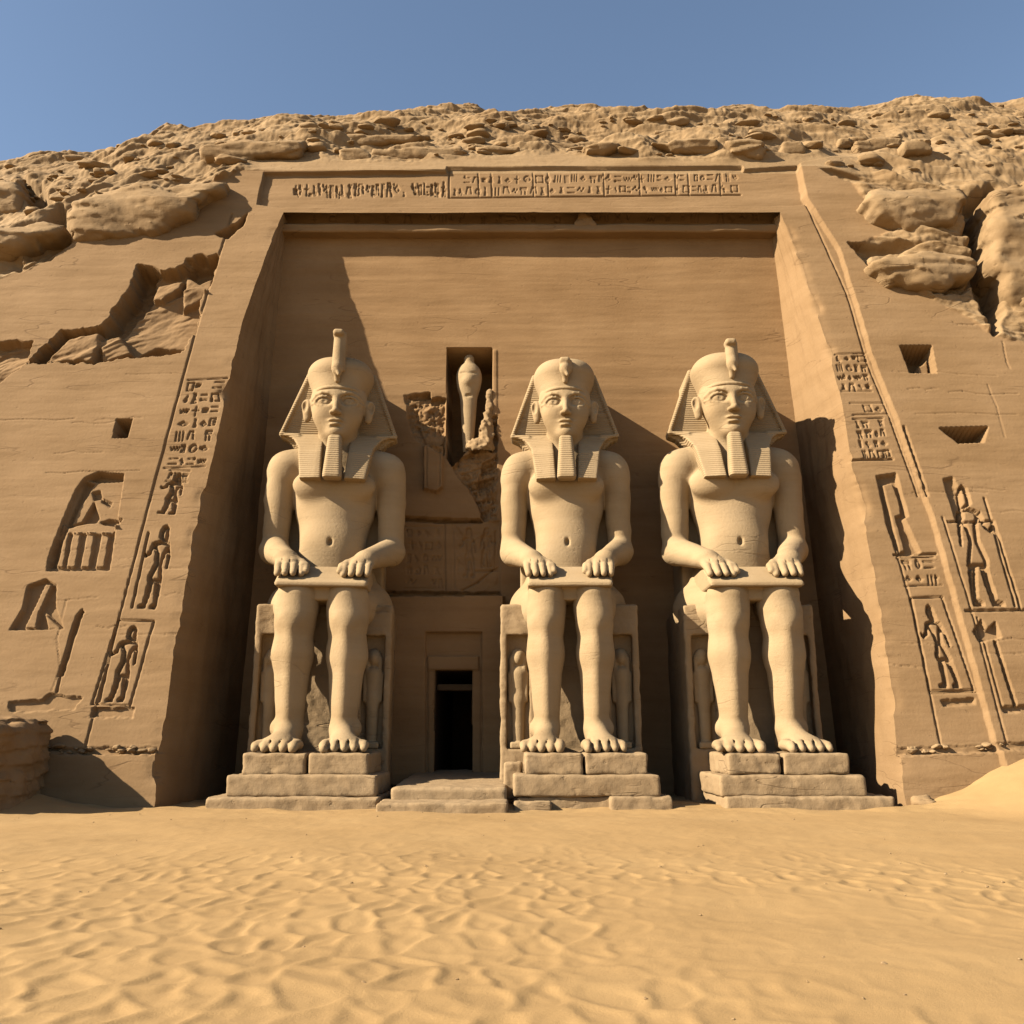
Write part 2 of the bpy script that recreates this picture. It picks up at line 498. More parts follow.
# the hill above: from the rim to the ridge line read off the photograph
RPX = [-400, 0, 60, 160, 172, 250, 330, 430, 540, 680, 800, 835, 900, 1024, 1400]
RPY = [200, 166, 156, 141, 134, 129, 123, 117, 116, 116, 113, 113, 105, 102, 110]
YR = 67.0
rx = []; rz = []
for a, b in zip(RPX, RPY):
    p = at(a, b, YR); rx.append(p[0]); rz.append(p[2])
Zr = np.interp(Xt, rx, rz)
far = np.clip((np.abs(Xt) - 50) / 180, 0, 1)
Zr = Zr * (1 - far) + 12 * far + 0
Zr = np.maximum(Zr, ztop + 4)
th = (np.arange(1, NH + 1) / NH)[:, None]
Yt0 = Yf(ztop)
Xh = np.repeat(Xt[None], NH, 0)
bow = th + .10 * np.sin(th * math.pi)
Zh = ztop + (Zr - ztop) * bow
Yh = Yt0 + (YR - Yt0) * th
NB = 26
tb = (np.arange(1, NB + 1) / NB)[:, None]
Xb = np.repeat(Xt[None], NB, 0)
Yb_ = YR + 160 * tb ** 1.6
Zb_ = Zr - 3.5 * tb ** 1.2 + 0 * Xb + (-8) * tb
Xg = np.concatenate([X, Xh, Xb]).astype(np.float32)
Yg = np.concatenate([Yp, Yh, Yb_ + 0 * Xb]).astype(np.float32)
Zg = np.concatenate([Zp, Zh, Zb_]).astype(np.float32)
NR = Xg.shape[0]
PX, PY = proj(Xg, Yg, Zg)
PX = PX.astype(np.float32); PY = PY.astype(np.float32)
hillrow = (np.arange(NR) >= NP)[:, None] & np.ones((1, NCOL), bool)
arc = np.concatenate([frac * 43, 43 + (np.arange(1, NH + 1) / NH) * 18, 61 + (np.arange(1, NB + 1) / NB) * 160])[:, None].astype(np.float32) + 0 * Xg

C = Carver(PX, PY)
# ---- wild rock: where the surface was never dressed
C.rough[hillrow] = 1.0
P_WILD_L = [(-300, 60), (232, 60), (240, 168), (228, 178), (205, 180), (75, 238), (45, 262), (0, 278), (-300, 330)]
P_WILD_R = [(806, 100), (806, 166), (850, 186), (872, 215), (905, 232), (850, 250), (862, 262), (925, 300), (960, 318), (1000, 342), (1060, 350), (1400, 380), (1400, 100)]
C.poly(P_WILD_L, 0, 3, 2, rough=.9); C.poly(P_WILD_R, 0, 3, 2, rough=.8)
P_BROKE = [(28, 362), (62, 330), (100, 327), (128, 290), (138, 266), (150, 264), (160, 272), (182, 266), (196, 255), (216, 256), (212, 278), (200, 300), (196, 330), (180, 352), (150, 356), (90, 362)]
C.poly(P_BROKE, -1.0, 2.0, 2.5, rough=.30)
C.poly([(100, 330), (128, 290), (139, 266), (152, 266), (146, 298), (118, 332)], -.9, 3, 1.5)      # the deep left side of the scar
C.poly([(62, 330), (98, 328), (70, 336), (40, 360), (30, 362)], -.7, 2, 1)
C.poly([(70, 337), (100, 332), (96, 352), (90, 360), (42, 361)], .75, 2.5, 1, grad=.9)
C.poly([(98, 338), (118, 332), (130, 350), (100, 358)], .5, 2, 1)
C.poly([(155, 280), (182, 276), (178, 285), (160, 296), (150, 296)], .6, 2, 1)
C.poly([(186, 258), (215, 258), (212, 268), (198, 278), (184, 268)], -.6, 2, 1)
C.poly([(184, 270), (198, 278), (212, 270), (206, 292), (180, 304)], .5, 3, 1)
C.poly([(130, 352), (150, 340), (182, 342), (176, 352), (140, 357)], -.6, 2, 1)
C.poly([(-60, 340), (32, 342), (28, 360), (0, 382), (-60, 390)], -.8, 2, 1.5, rough=.35)
# ---- overhanging rocks on the left
C.poly([(25, 252), (66, 216), (72, 242), (45, 262), (26, 262)], -.9, 3, 2)
C.poly([(22, 180), (40, 186), (62, 214), (30, 212)], -1.3, 4, 2)
C.poly([(-40, 250), (28, 255), (20, 270), (-40, 276)], -1.0, 3, 2)
C.poly([(215, 234), (238, 222), (248, 212), (243, 226), (228, 238)], -.8, 1.5, 1)
# ---- overhanging rocks on the right
C.poly([(895, 283), (975, 281), (962, 296), (930, 300)], -.9, 3, 1.5)
C.poly([(958, 200), (990, 196), (985, 240), (1000, 300), (992, 336), (972, 290), (962, 238)], -2.2, 9, 3)
C.poly([(846, 246), (905, 248), (920, 252), (868, 258), (866, 268)], -.8, 1.2, .8)
# ---- smooth drift of sand on the rim over the frieze
sl = C.blk([(250, 145), (860, 168)], 4)
if sl:
    y = PY[sl]; xx = PX[sl]
    yb = 158 + 4 * np.sin(xx * .02)
    a = sstep(-7, 4, y - yb + 3 * noise2(xx * .03, y * .03, 8)) * sstep(240, 262, xx) * sstep(880, 840, xx)
    C.rough[sl] *= 1 - .93 * a
    # remove block bulges from the drift keeps the rim clean

LAB = np.zeros((NR - 1, NCOL - 1), np.int16)
PANELS = []
def panel(label, pts):
    PANELS.append((label, pts))

# ---- left pilaster
seamL = [(232, 214), (196, 330), (150, 500), (85, 748)]
C.line(seamL, 1.6, .12)
glyphs(C, [(188, 380), (228, 378), (205, 466), (164, 468)], 4, 7, .2)
panel('hieroglyph block high on the left pilaster, near its broken edge', [(184, 374), (231, 374), (206, 467), (160, 469)])
figure(C, [(166, 472), (190, 474), (180, 516), (150, 514)], .28, staff=False); glyphs(C, [(170, 470), (190, 471), (187, 482), (166, 481)], 3, 1, .18)
panel('small broken figure panel on the left pilaster, between glyphs and standing figure', [(160, 469), (206, 467), (196, 519), (146, 517)])
figure(C, [(150, 522), (182, 524), (160, 612), (130, 610)], .3)
panel('standing figure with arms raised on the left pilaster, middle panel', [(146, 517), (196, 519), (168, 614), (119, 613)])
figure(C, [(116, 624), (150, 624), (128, 704), (97, 704)], .3)
C.line([(118, 620), (154, 621), (130, 706), (92, 704), (118, 620)], 1.5, .15)
panel('framed figure with round disc head at the foot of the left pilaster', [(119, 613), (168, 614), (136, 707), (88, 706)])
C.poly([(92, 708), (134, 708), (132, 717), (90, 718)], -.22, 1.5, 1.5, rough=.12)
# ---- left wall scenes
E = [(85, 478), (98, 472), (124, 474), (121, 492), (115, 530), (109, 570), (47, 571), (48, 558), (63, 520), (76, 490)]
C.poly(E, -.32, 1.2)
C.poly([(88, 478), (98, 473), (122, 475), (121, 479), (98, 480)], -.35, 1.2)
C.poly([(84, 480), (66, 520), (52, 552), (49, 566), (55, 566), (62, 540), (76, 508), (92, 482)], -.3, 1.5)
C.poly([(92, 500), (97, 516), (94, 520), (68, 527), (66, 524), (80, 520)], -.38, 1.2)
C.poly([(98, 520), (108, 517), (122, 519), (120, 523), (104, 524)], -.28, 1.2)
for u in (56, 68, 82, 97):
    C.poly([(u + 4, 532), (u + 12, 532), (u + 6, 566), (u - 3, 566)], .2, 1.0)
C.poly([(62, 524), (94, 522), (118, 526), (112, 534), (60, 532)], .2, 1.5)
C.poly([(90, 490), (98, 488), (100, 496), (92, 498)], -.25, 1); C.poly([(100, 496), (110, 500), (108, 505), (100, 500)], -.25, 1)
panel('large arch topped scene with a bending figure sunk in the left wall', [(84, 473), (100, 467), (129, 469), (126, 494), (119, 532), (113, 575), (42, 576), (43, 556), (58, 518), (72, 488)])
F_ = [(28, 586), (46, 579), (56, 585), (55, 606), (63, 629), (10, 630), (22, 610)]
C.poly(F_, -.34, 1.2); C.poly([(45, 584), (52, 584), (38, 614), (36, 628), (24, 628)], .3, 1.2); C.poly([(44, 612), (62, 629), (48, 629)], .3, 1.2)
panel('small triangular sunk figure low on the left wall', [(22, 583), (46, 575), (60, 583), (60, 606), (68, 634), (4, 634), (17, 608)])
C.poly([(77, 615), (82, 609), (84, 612), (80, 621), (63, 676), (58, 676), (74, 622)], -.34, 1.0)
C.line([(60, 676), (57, 692)], 1.6, .2)
C.poly([(8, 702), (42, 699), (50, 693), (82, 698), (74, 709), (10, 712)], -.22, 1.2, 1.2, rough=.12)
panel('slanting staff sign above a rough strip at the foot of the left wall', [(70, 604), (90, 604), (86, 694), (84, 716), (2, 716), (3, 697), (50, 690), (58, 650)])
C.poly([(116.5, 419), (132, 419), (127.5, 437.5), (113, 437.5)], -2.2, .9)
# ---- right pilaster and wall
C.poly([(798, 166), (830, 160), (1400, 150), (1400, 800), (1008, 800), (994, 748), (931, 520), (922, 496), (896, 424), (870, 358), (850, 291), (838, 252), (803, 197)], .34, 1.2, .5)
C.line([(806, 204), (846, 292), (866, 360), (892, 424), (918, 496)], 1.3, .12)
C.line([(902, 430), (925, 498)], 2.4, .2)
C.line([(887, 520), (912, 605), (941, 746)], 1.5, .14); C.line([(940, 520), (968, 610), (1004, 746)], 1.4, .12)
glyphs(C, [(832, 354), (866, 353), (872, 391), (841, 391)], 4, 4, .18)
panel('hieroglyph block at the top of the right pilaster', [(828, 349), (869, 349), (876, 394), (838, 395)])
glyphs(C, [(850, 403), (882, 403), (886, 414), (853, 415)], 3, 1, .16); glyphs(C, [(853, 419), (883, 418), (892, 458), (862, 459)], 4, 4, .2)
C.line([(851, 460), (893, 459)], 1.8, .2)
panel('squarer hieroglyph block below the first one on the right pilaster', [(846, 398), (884, 397), (896, 463), (857, 464)])
C.poly([(876, 476), (896, 473), (898, 480), (908, 516), (904, 518), (920, 552), (900, 556), (888, 530)], -.36, 1.2)
C.poly([(883, 484), (893, 482), (900, 500), (902, 514), (896, 516), (906, 550), (900, 552), (892, 520)], .26, 1.5)
panel('narrow round topped niche figure on the right pilaster', [(871, 471), (899, 468), (914, 518), (926, 556), (897, 560), (884, 532)])
C.line([(894, 555), (936, 554)], 1.8, .2); glyphs(C, [(897, 558), (934, 557), (942, 585), (905, 586)], 3, 2, .2)
panel('row of small animal signs on the right pilaster', [(893, 560), (938, 556), (945, 590), (903, 592)])
figure(C, [(914, 604), (940, 602), (968, 690), (932, 690)], .3, staff=False)
C.line([(911, 598), (942, 597), (974, 690), (930, 691), (911, 598)], 1.5, .16)
C.line([(932, 693), (976, 692)], 1.6, .16); C.poly([(940, 700), (975, 698), (975, 704), (944, 706)], -.18, 1.2, 1)
panel('framed seated figure at the foot of the right pilaster', [(905, 593), (946, 591), (981, 708), (928, 710)])
C.poly([(898, 349), (929, 349), (934, 376), (908, 376)], -1.9, .9); C.poly([(919, 364), (924, 362), (929, 356), (931, 372), (920, 373)], 1.3, 1.2)
C.poly([(937, 431), (985, 430), (981, 445), (956, 446)], -2.2, .9); C.poly([(948, 432), (952, 432), (956, 443), (953, 443)], 1.2, 1)
figure(C, [(942, 484), (978, 486), (1016, 612), (962, 612)], .34, flip=True)
C.poly([(941, 482), (950, 480), (956, 492), (962, 520), (954, 526), (946, 500)], -.28, 1.2)
C.line([(945, 525), (990, 524), (1002, 560), (1018, 612)], 1.8, .2); C.line([(963, 613), (1030, 612)], 2.2, .2)
panel('tall striding figure with a staff carved in the right wall', [(936, 476), (984, 478), (1024, 614), (958, 617)])
C.poly([(970, 634), (978, 622), (984, 632), (992, 624), (998, 640), (976, 644)], -.3, 1.2)
C.line([(992, 644), (1012, 706)], 3.0, .28); C.line([(974, 620), (1000, 712)], 1.4, .14); C.poly([(1000, 708), (1030, 706), (1030, 714), (1002, 714)], -.22, 1.2, 1)
panel('horned standard on a pole low on the right wall', [(966, 619), (1000, 619), (1034, 704), (1034, 718), (994, 718)])
# ---- rough foot of both flanks
C.poly([(-60, 752), (60, 752), (90, 756), (160, 755), (160, 860), (-60, 860)], .35, 1.2, 1.5, seed=9)
C.poly([(40, 748), (160, 747), (160, 755), (60, 756)], -.15, 1.5, 1.5, rough=.2)
C.poly([(896, 756), (1100, 748), (1100, 860), (896, 860)], .3, 1.2, 1.5, seed=9)
C.poly([(896, 748), (1040, 743), (1040, 752), (896, 757)], -.15, 1.5, 1.5, rough=.2)
# ---- frieze
C.poly([(257, 204), (264, 172), (446, 170), (447, 167), (742, 166), (744, 169), (798, 166), (806, 204), (780, 206), (280, 207)], -.32, .9)
glyphs(C, [(292, 178), (446, 176), (446, 195), (292, 197)], 26, 1, .15, lines=False, w_=1.2, skip=.02); glyphs(C, [(294, 179), (446, 177), (446, 194), (294, 196)], 30, 2, .10, lines=False, skip=.45)
glyphs(C, [(452, 171), (740, 168), (740, 190), (452, 193)], 34, 2, .11, lines=False, w_=1.0)
C.line([(449, 168), (449, 194), (742, 191)], 1.3, .12)
for u in (478, 491, 533, 548, 604, 640, 676, 689, 721): C.line([(u, 170), (u + 1, 192)], 1.1, .09)

# ---- long bed joints and cracks in the dressed faces
jr = np.random.RandomState(21)
for k in range(26):
    left = k % 2 == 0
    x0 = jr.uniform(-20, 150) if left else jr.uniform(880, 980); y0 = jr.uniform(300, 720); L_ = jr.uniform(25, 110)
    pts_ = [(x0 + L_ * a / 5, y0 + jr.uniform(-1.6, 1.6) - .03 * L_ * a / 5 * (1 if left else -1)) for a in range(6)]
    C.line(pts_, .8, jr.uniform(.03, .07))
C.line([(52, 690), (60, 668), (57, 640), (66, 600)], .8, .05); C.line([(985, 388), (994, 410), (1002, 440)], .8, .05); C.line([(1000, 345), (1004, 365), (1007, 372)], .9, .06)
# ---- natural roughness
rg = C.rough
big = fbm2(Xg * .10, arc * .16, 4, 5) * .9
wv = arc * .62 + fbm2(Xg * .07, arc * .16, 3, 21) * .9
sw = wv - np.floor(wv)
led = (sw * sstep(1.0, .80, sw)) * sstep(-.35, .35, noise2(Xg * .16, arc * .3, 33))
wv2 = arc * 1.7 + fbm2(Xg * .22, arc * .4, 3, 41) * 1.0
sw2 = 1 - (wv2 - np.floor(wv2))
led2 = (sw2 * sstep(0, .15, 1 - sw2)) * sstep(-.3, .3, noise2(Xg * .35, arc * .6, 43))
f1, f2, cid = worley2(Xg * .75 + .35 * noise2(Xg * .9, arc * .9, 51), arc * 1.25 + .35 * noise2(Xg, arc, 52), 61)
blk = sstep(.05, .3, f2 - f1) * (cid > .45) * (.25 + cid * .4) * sstep(-.2, .3, noise2(Xg * .12, arc * .2, 66))
f1b, f2b, cidb = worley2(Xg * 1.9, arc * 2.6, 71)
blk2 = sstep(.05, .3, f2b - f1b) * (cidb > .55) * .22
fine = fbm2(Xg * 1.3, arc * 2.2, 4, 81, .6)
rough_h = big * (.7 - .4 * sstep(NP + 90, NP + NH, np.arange(NR, dtype=float))[:, None]) + led * .95 + led2 * .26 + blk * .10 + blk2 * .22 * sstep(-.1, .4, noise2(Xg * .2, arc * .3, 67)) + fine * .10
smooth_h = .04 * fbm2(Xg * .10, Zg * .6, 4, 91) + .007 * fbm2(Xg * .8, Zg * 3.5, 3, 95)
H = C.H + rough_h * rg + smooth_h
def blur(a, n):
    for _ in range(n):
        a = (np.roll(a, 1, 0) + 2 * a + np.roll(a, -1, 0)) * .25
        a = (np.roll(a, 1, 1) + 2 * a + np.roll(a, -1, 1)) * .25
    return a
H = C.H * (1 - rg) + blur(C.H, 3) * rg + blur(rough_h * rg, 1) + smooth_h
# broken edge of the recess
chip = lambda zz, sd: .9 * np.maximum(0, fbm2(zz * .33, zz * 0 + sd, 3, 7, .5) - .18) + .16 * sstep(.1, .45, noise2(zz * .9, zz * 0 + sd, 23)) + .05 * np.maximum(0, fbm2(zz * 2.6, zz * 0 + sd, 2, 19))
ew = np.where(np.arange(NR) <= IS, 1.0, 0.0)[:, None] * sstep(37.2, 35.5, Zg)
dl = np.clip(Xg[:, iL][:, None] - Xg, 0, 99); dr = np.clip(Xg - Xg[:, iR][:, None], 0, 99)
cl = chip(Zg[:, iL], 2.5)[:, None]; cr_ = chip(Zg[:, iR], 7.5)[:, None]
shiftL = -.55 * cl * np.exp(-dl / .6) * ew * (np.arange(NCOL) <= iL)[None]
shiftR = .55 * cr_ * np.exp(-dr / .6) * ew * (np.arange(NCOL) >= iR)[None]
H -= .35 * cl * np.exp(-(dl / .35) ** 2) * ew * (np.arange(NCOL) <= iL)[None] * .6
H -= .35 * cr_ * np.exp(-(dr / .35) ** 2) * ew * (np.arange(NCOL) >= iR)[None] * .6
# direction of displacement: out of the dressed plane below, out of the slope above
nl = 1 / math.hypot(1, YK)
dy = np.full((NR, 1), -nl, np.float32); dz = np.full((NR, 1), YK * nl, np.float32)
tt = np.clip((np.arange(NR) - NP) / 40.0, 0, 1)[:, None]
dy = -(1 - tt) * nl - tt * .80; dz = (1 - tt) * YK * nl + tt * .60
fade = np.where(np.arange(NR) < NP + NH, 1.0, 0.0)[:, None] * 1.0
ridge = sstep(NP + NH + 6, NP + NH - 12, np.arange(NR, dtype=float))[:, None]
Hh = H * (ridge * .75 + .25)
Px = Xg + shiftL + shiftR
Py = Yg + Hh * dy
Pz = Zg + Hh * dz
CL = np.stack([Px, Py, Pz], -1).reshape(-1, 3).astype(np.float32)

temple = empty('rock_cut_temple', (1.0, 56.0, 0.0))
tag(temple, 'huge sandstone temple front cut into the cliff around three seated colossi', 'temple')
def keep_world(o, parent):
    o.parent = parent
    o.matrix_parent_inverse = parent.matrix_world.inverted() if False else o.matrix_parent_inverse
    # parent has only a translation: move the vertices instead
    me = o.data; n = len(me.vertices)
    a = np.empty(n * 3, np.float32); me.vertices.foreach_get('co', a)
    a = a.reshape(-1, 3) - np.array(parent.location, np.float32); me.vertices.foreach_set('co', a.ravel()); me.update()
    return o

fpx = (PX[:-1, :-1] + PX[1:, 1:]) / 2; fpy = (PY[:-1, :-1] + PY[1:, 1:]) / 2
LAB[:] = 1                                     # hill
LAB[:NP - 1, :iL] = 2; LAB[:NP - 1, iR:] = 3   # dressed flanks
LAB[IS:NP - 1, iL:iR] = 4
LAB[:IS, iL:iR] = 0                            # the recess is open
for wild in (P_WILD_L, P_WILD_R):
    s_ = C.blk(wild, 2)
    if s_:
        s2 = (slice(s_[0].start, min(s_[0].stop, NR - 1)), slice(s_[1].start, min(s_[1].stop, NCOL - 1)))
        d = poly_dist(wild, fpx[s2], fpy[s2])
        m = (d < 0) & ((LAB[s2] == 2) | (LAB[s2] == 3))
        LAB[s2] = np.where(m, 1, LAB[s2])
LAB[:NP - 1, :max(0, iL - 480)] = 1; LAB[:NP - 1, iR + 480:] = 1
for k, (lb, pts) in enumerate(PANELS):
    s_ = C.blk(pts, 2)
    s2 = (slice(s_[0].start, min(s_[0].stop, NR - 1)), slice(s_[1].start, min(s_[1].stop, NCOL - 1)))
    d = poly_dist(pts, fpx[s2], fpy[s2])
    m = (d < 0) & ((LAB[s2] == 2) | (LAB[s2] == 3))
    LAB[s2] = np.where(m, 10 + k, LAB[s2])
Qall = grid_quads(NR, NCOL).reshape(NR - 1, NCOL - 1, 4)
hill = sub_mesh('hill', CL, Qall[LAB == 1], M_ROCK); tag(hill, kind='structure')
def tpart(name, P, Q, m, label=None):
    o = sub_mesh(name, P, Q, m); keep_world(o, temple)
    if label: o['label'] = label
    return o
tpart('flank_wall', CL, Qall[LAB == 2], M_CLIFF, 'sunlit sloping cliff face left of the recess')
tpart('flank_wall', CL, Qall[LAB == 3], M_CLIFF, 'sloping cliff face right of the recess')
tpart('frieze', CL, Qall[LAB == 4], M_CLIFF, 'long band of hieroglyphs over the recess')
for k, (lb, pts) in enumerate(PANELS):
    if (LAB == 10 + k).any(): tpart('relief_panel', CL, Qall[LAB == 10 + k], M_CLIFF, lb)

# ------------------------------------------------------------------ the recess
def Yw(z): return 54.7 + .012 * z
XWL, XWR = -16.3, 19.3
def XWLf(z): return -16.2 + .75 * z / 37.3
def XWRf(z): return 19.2 - 1.55 * z / 37.3
CLg = CL.reshape(NR, NCOL, 3)
nrv = 70
for nm, icol, xw, sd, lb in (('side_wall', iL, XWLf(zA), 3, 'shaded inner side of the recess on the left'), ('side_wall', iR, XWRf(zA), 4, 'sunlit inner side of the recess on the right')):
    edge = CLg[:IS + 1, icol]
    t = np.linspace(0, 1, nrv)[None, :, None]
    inner = np.stack([xw, Yw(zA) + .3, zA], -1)[:, None]
    ideal = np.stack([(XL(zA) if icol == iL else XR(zA)), Yf(zA), zA], -1)[:, None]
    P = ideal * (1 - t) + inner * t + (edge[:, None] - ideal) * np.exp(-t / .045)
    zz = zA[:, None]; uu = t[..., 0] * 12 + 0 * zz
    n = .09 * fbm2(uu * .3 + sd * 9, zz * .22, 3, 111 + sd) * np.sin(np.clip(t[..., 0], 0, 1) * math.pi) ** .5
    P[..., 0] += n * (1 if icol == iR else -1)
    tpart(nm, P.reshape(-1, 3), grid_quads(IS + 1, nrv), M_CLIFF, lb)

# back wall
zw = np.linspace(-.5, 37.6, 620); xw_ = np.linspace(XWL - .1, XWR + .1, 600)
Xw, Zw = np.meshgrid(xw_, zw); Yw_ = Yw(Zw)
WX, WY = proj(Xw, Yw_, Zw)
W = Carver(WX.astype(np.float32), WY.astype(np.float32))
NICHE = [(447, 348), (492, 348), (492, 386), (480, 436), (452, 466), (447, 458)]
W.poly(NICHE, -4.5, .9)
W.poly([(405, 396), (420, 394), (430, 392), (432, 397), (446, 398), (444, 456), (414, 440), (408, 420)], -.25, 1.2, 1.5, rough=.35)
W.poly([(408, 397), (430, 392), (431, 397), (414, 400)], -.3, 1, .5); W.poly([(430, 400), (436, 397), (446, 398), (445, 402), (432, 404)], -.3, 1, .5)
W.poly([(452, 468), (470, 452), (484, 425), (493, 416), (497, 416), (497, 520), (484, 520), (470, 490)], -.35, 1.2, 1.5, rough=.55)
W.poly([(482, 462), (494, 458), (493, 470), (481, 474)], -.3, 1); W.poly([(478, 480), (494, 476), (493, 486), (478, 490)], -.3, 1)
W.poly([(424, 446), (443, 446), (443, 488), (437, 493), (424, 490)], .42, 1.0)
W.line([(427, 449), (427, 488)], 1.1, .1); W.line([(440, 449), (440, 487)], 1.1, .1)
W.poly([(493, 350), (497, 350), (497, 522), (493, 522)], .05, 1)
W.poly([(402, 516), (440, 518), (480, 519), (482, 522), (440, 522), (402, 520)], -.7, 1, .5)
W.poly([(380, 520), (500, 521), (500, 596), (380, 596)], -.18, 1)
glyphs(W, [(410, 402), (444, 400), (443, 438), (416, 432)], 4, 4, .16, lines=False)
glyphs(W, [(462, 474), (496, 462), (496, 516), (482, 516)], 4, 5, .2)
figure(W, [(458, 526), (478, 526), (478, 578), (458, 578)], .14, staff=False); figure(W, [(478, 526), (496, 526), (496, 568), (478, 568)], .14, flip=True)
glyphs(W, [(404, 526), (442, 526), (442, 588), (404, 588)], 4, 5, .1)
W.line([(444, 523), (445, 590)], 1.4, .12); W.line([(453, 523), (454, 588)], 1.0, .08)
W.poly([(455, 525), (497, 523), (497, 592), (458, 592)], 0, 2, 1, rough=.12)
W.line([(462, 590), (478, 582), (492, 570), (497, 568)], 1.6, .14); W.line([(476, 571), (497, 570)], 1.5, .14)
W.poly([(385, 591), (500, 592), (500, 597), (385, 597)], -.4, 1.2, .8)
DOOR_B = [(384, 598), (504, 597), (505, 785), (384, 785)]
W.poly(DOOR_B, .95, 1.2, .6)
W.poly([(427, 634), (482, 634), (483, 785), (427, 785)], -.38, 1)
W.poly([(429, 657), (479, 657), (479, 671), (429, 671)], .24, .9)
W.poly([(429, 671), (435, 671), (435, 785), (429, 785)], .14, .9); W.poly([(473, 671), (481, 671), (481, 785), (473, 785)], .14, .9)
# shallow courses in the dressed wall
Hw = W.H + .018 * fbm2(Xw * .06, Zw * .6, 4, 131) + .007 * fbm2(Xw * .4, Zw * 3.0, 3, 135) + .03 * np.minimum(0, noise2(Xw * .05, Zw * 1.4, 141))
wfn = fbm2(Xw * .8, Zw * .9, 4, 151, .6); f1, f2, cid = worley2(Xw * .9, Zw * .9, 155)
Hw += W.rough * (wfn * .5 + (cid - .5) * .7)
PW = np.stack([Xw, Yw_ - Hw, Zw], -1).reshape(-1, 3)
fx = (WX[:-1, :-1] + WX[1:, 1:]) / 2; fy = (WY[:-1, :-1] + WY[1:, 1:]) / 2
LW = np.ones(fx.shape, np.int16)
OPEN = [(435.5, 671), (472.5, 671), (473, 790), (435, 790)]
FRAME = [(427, 634), (482, 634), (483, 790), (427, 790)]
LINT = [(429, 657), (479, 657), (479, 671), (429, 671)]
for v, p in ((2, DOOR_B), (3, FRAME), (4, LINT), (5, NICHE), (0, OPEN)):
    LW[poly_dist(p, fx.astype(np.float32), fy.astype(np.float32)) < (0 if v != 5 else 1.0)] = v
QW = grid_quads(620, 600).reshape(619, 599, 4)
tpart('back_wall', PW, QW[LW == 1], M_WALL)
tpart('niche', PW, QW[LW == 5], M_WALL, 'tall dark niche above the doorway')
doorway = empty('doorway', (0, 0, 0), parent=temple)
def dpart(name, P, Q, m):
    o = sub_mesh(name, P, Q, m); keep_world(o, temple); o.parent = doorway; return o
dpart('door_surround', PW, QW[LW == 2], M_WALL)
dpart('door_frame', PW, QW[LW == 3], M_WALL)
dpart('lintel', PW, QW[LW == 4], M_WALL)
# passage behind the opening: walls, floor, ceiling and a cross beam
a = at(435, 770, 54.2); b = at(473, 671, 54.2)
dx0, dx1, dz0, dz1 = a[0] - .06, b[0] + .06, .6, b[2] + .03
def tube_room(x0, x1, y0, y1, z0, z1):
    v = np.array([(x, y, z) for y in (y0, y1) for x, z in ((x0, z0), (x1, z0), (x1, z1), (x0, z1))], float)
    q = np.array([(0, 1, 5, 4), (1, 2, 6, 5), (2, 3, 7, 6), (3, 0, 4, 7), (4, 5, 6, 7)])
    return v, q
v, q = tube_room(dx0, dx1, 54.35, 70.0, dz0, dz1)
ring = np.array([(x, 54.35, z) for x, z in ((dx0 - .4, dz0 - .5), (dx1 + .4, dz0 - .5), (dx1 + .4, dz1 + .4), (dx0 - .4, dz1 + .4))])
v = np.concatenate([v, ring]); q = np.concatenate([q, [(0, 1, 9, 8), (1, 2, 10, 9), (2, 3, 11, 10), (3, 0, 8, 11)]])
o = mesh_obj('passage', v, q, M_SHADE, None, False); keep_world(o, temple); o.parent = doorway
fb = Field(ax(dx0 - .2, dx1 + .2, .08), ax(54.5, 55.7, .08), ax(dz1 - 1.6, dz1, .08))
fb.box((dx0 + .02, 54.8, dz1 - 1.15), (dx1 - .02, 55.4, dz1 - .75), .06)
v, q = fb.mesh(); o = mesh_obj('cross_beam', v, q, M_SHADE); keep_world(o, temple); o.parent = doorway  # beam takes the darkened stone too, its shade painted in

# cornice: underside of the frieze, shaded cavetto with signs, and the sunlit ledge
prof = [(CLg[IS, (iL + iR) // 2][1] , Z_SOF), (54.35, 37.95), (54.85, 38.35), (54.95, 37.9), (54.95, 37.2), (54.85, 37.02), (54.42, 36.86), (54.30, 36.72), (54.28, 36.34), (54.36, 36.22), (55.4, 36.2)]
pts = []
for (p0, p1) in zip(prof[:-1], prof[1:]):
    n = max(2, int(math.hypot(p1[0] - p0[0], p1[1] - p0[1]) / .05))
    for k in range(n): pts.append((p0[0] + (p1[0] - p0[0]) * k / n, p0[1] + (p1[1] - p0[1]) * k / n))
pts.append(prof[-1]); pts = np.array(pts)
cxn = 680
xs = np.linspace(0, 1, cxn)
e0 = CLg[IS, iL:iR + 1]
xrow = np.interp(xs * (iR - iL), np.arange(iR - iL + 1), e0[:, 0])
Pc = np.zeros((len(pts), cxn, 3))
wgt = np.clip(np.arange(len(pts)) / 6, 0, 1)[:, None]
Pc[..., 0] = xrow[None] * (1 - wgt) + wgt * (XWL - .3 + (XWR - XWL + .6) * xs[None])
Pc[..., 1] = pts[:, 0][:, None] + .06 * fbm2(Pc[..., 0] * .3, pts[:, 1][:, None] + 0 * Pc[..., 0], 4, 171)
Pc[..., 2] = pts[:, 1][:, None] + .05 * fbm2(Pc[..., 0] * .22, pts[:, 0][:, None] * .5 + 0 * Pc[..., 0], 4, 175)
y_edge = np.interp(xs * (iR - iL), np.arange(iR - iL + 1), e0[:, 1]); z_edge = np.interp(xs * (iR - iL), np.arange(iR - iL + 1), e0[:, 2])
Pc[0, :, 1] = y_edge; Pc[0, :, 2] = z_edge; Pc[0, :, 0] = xrow
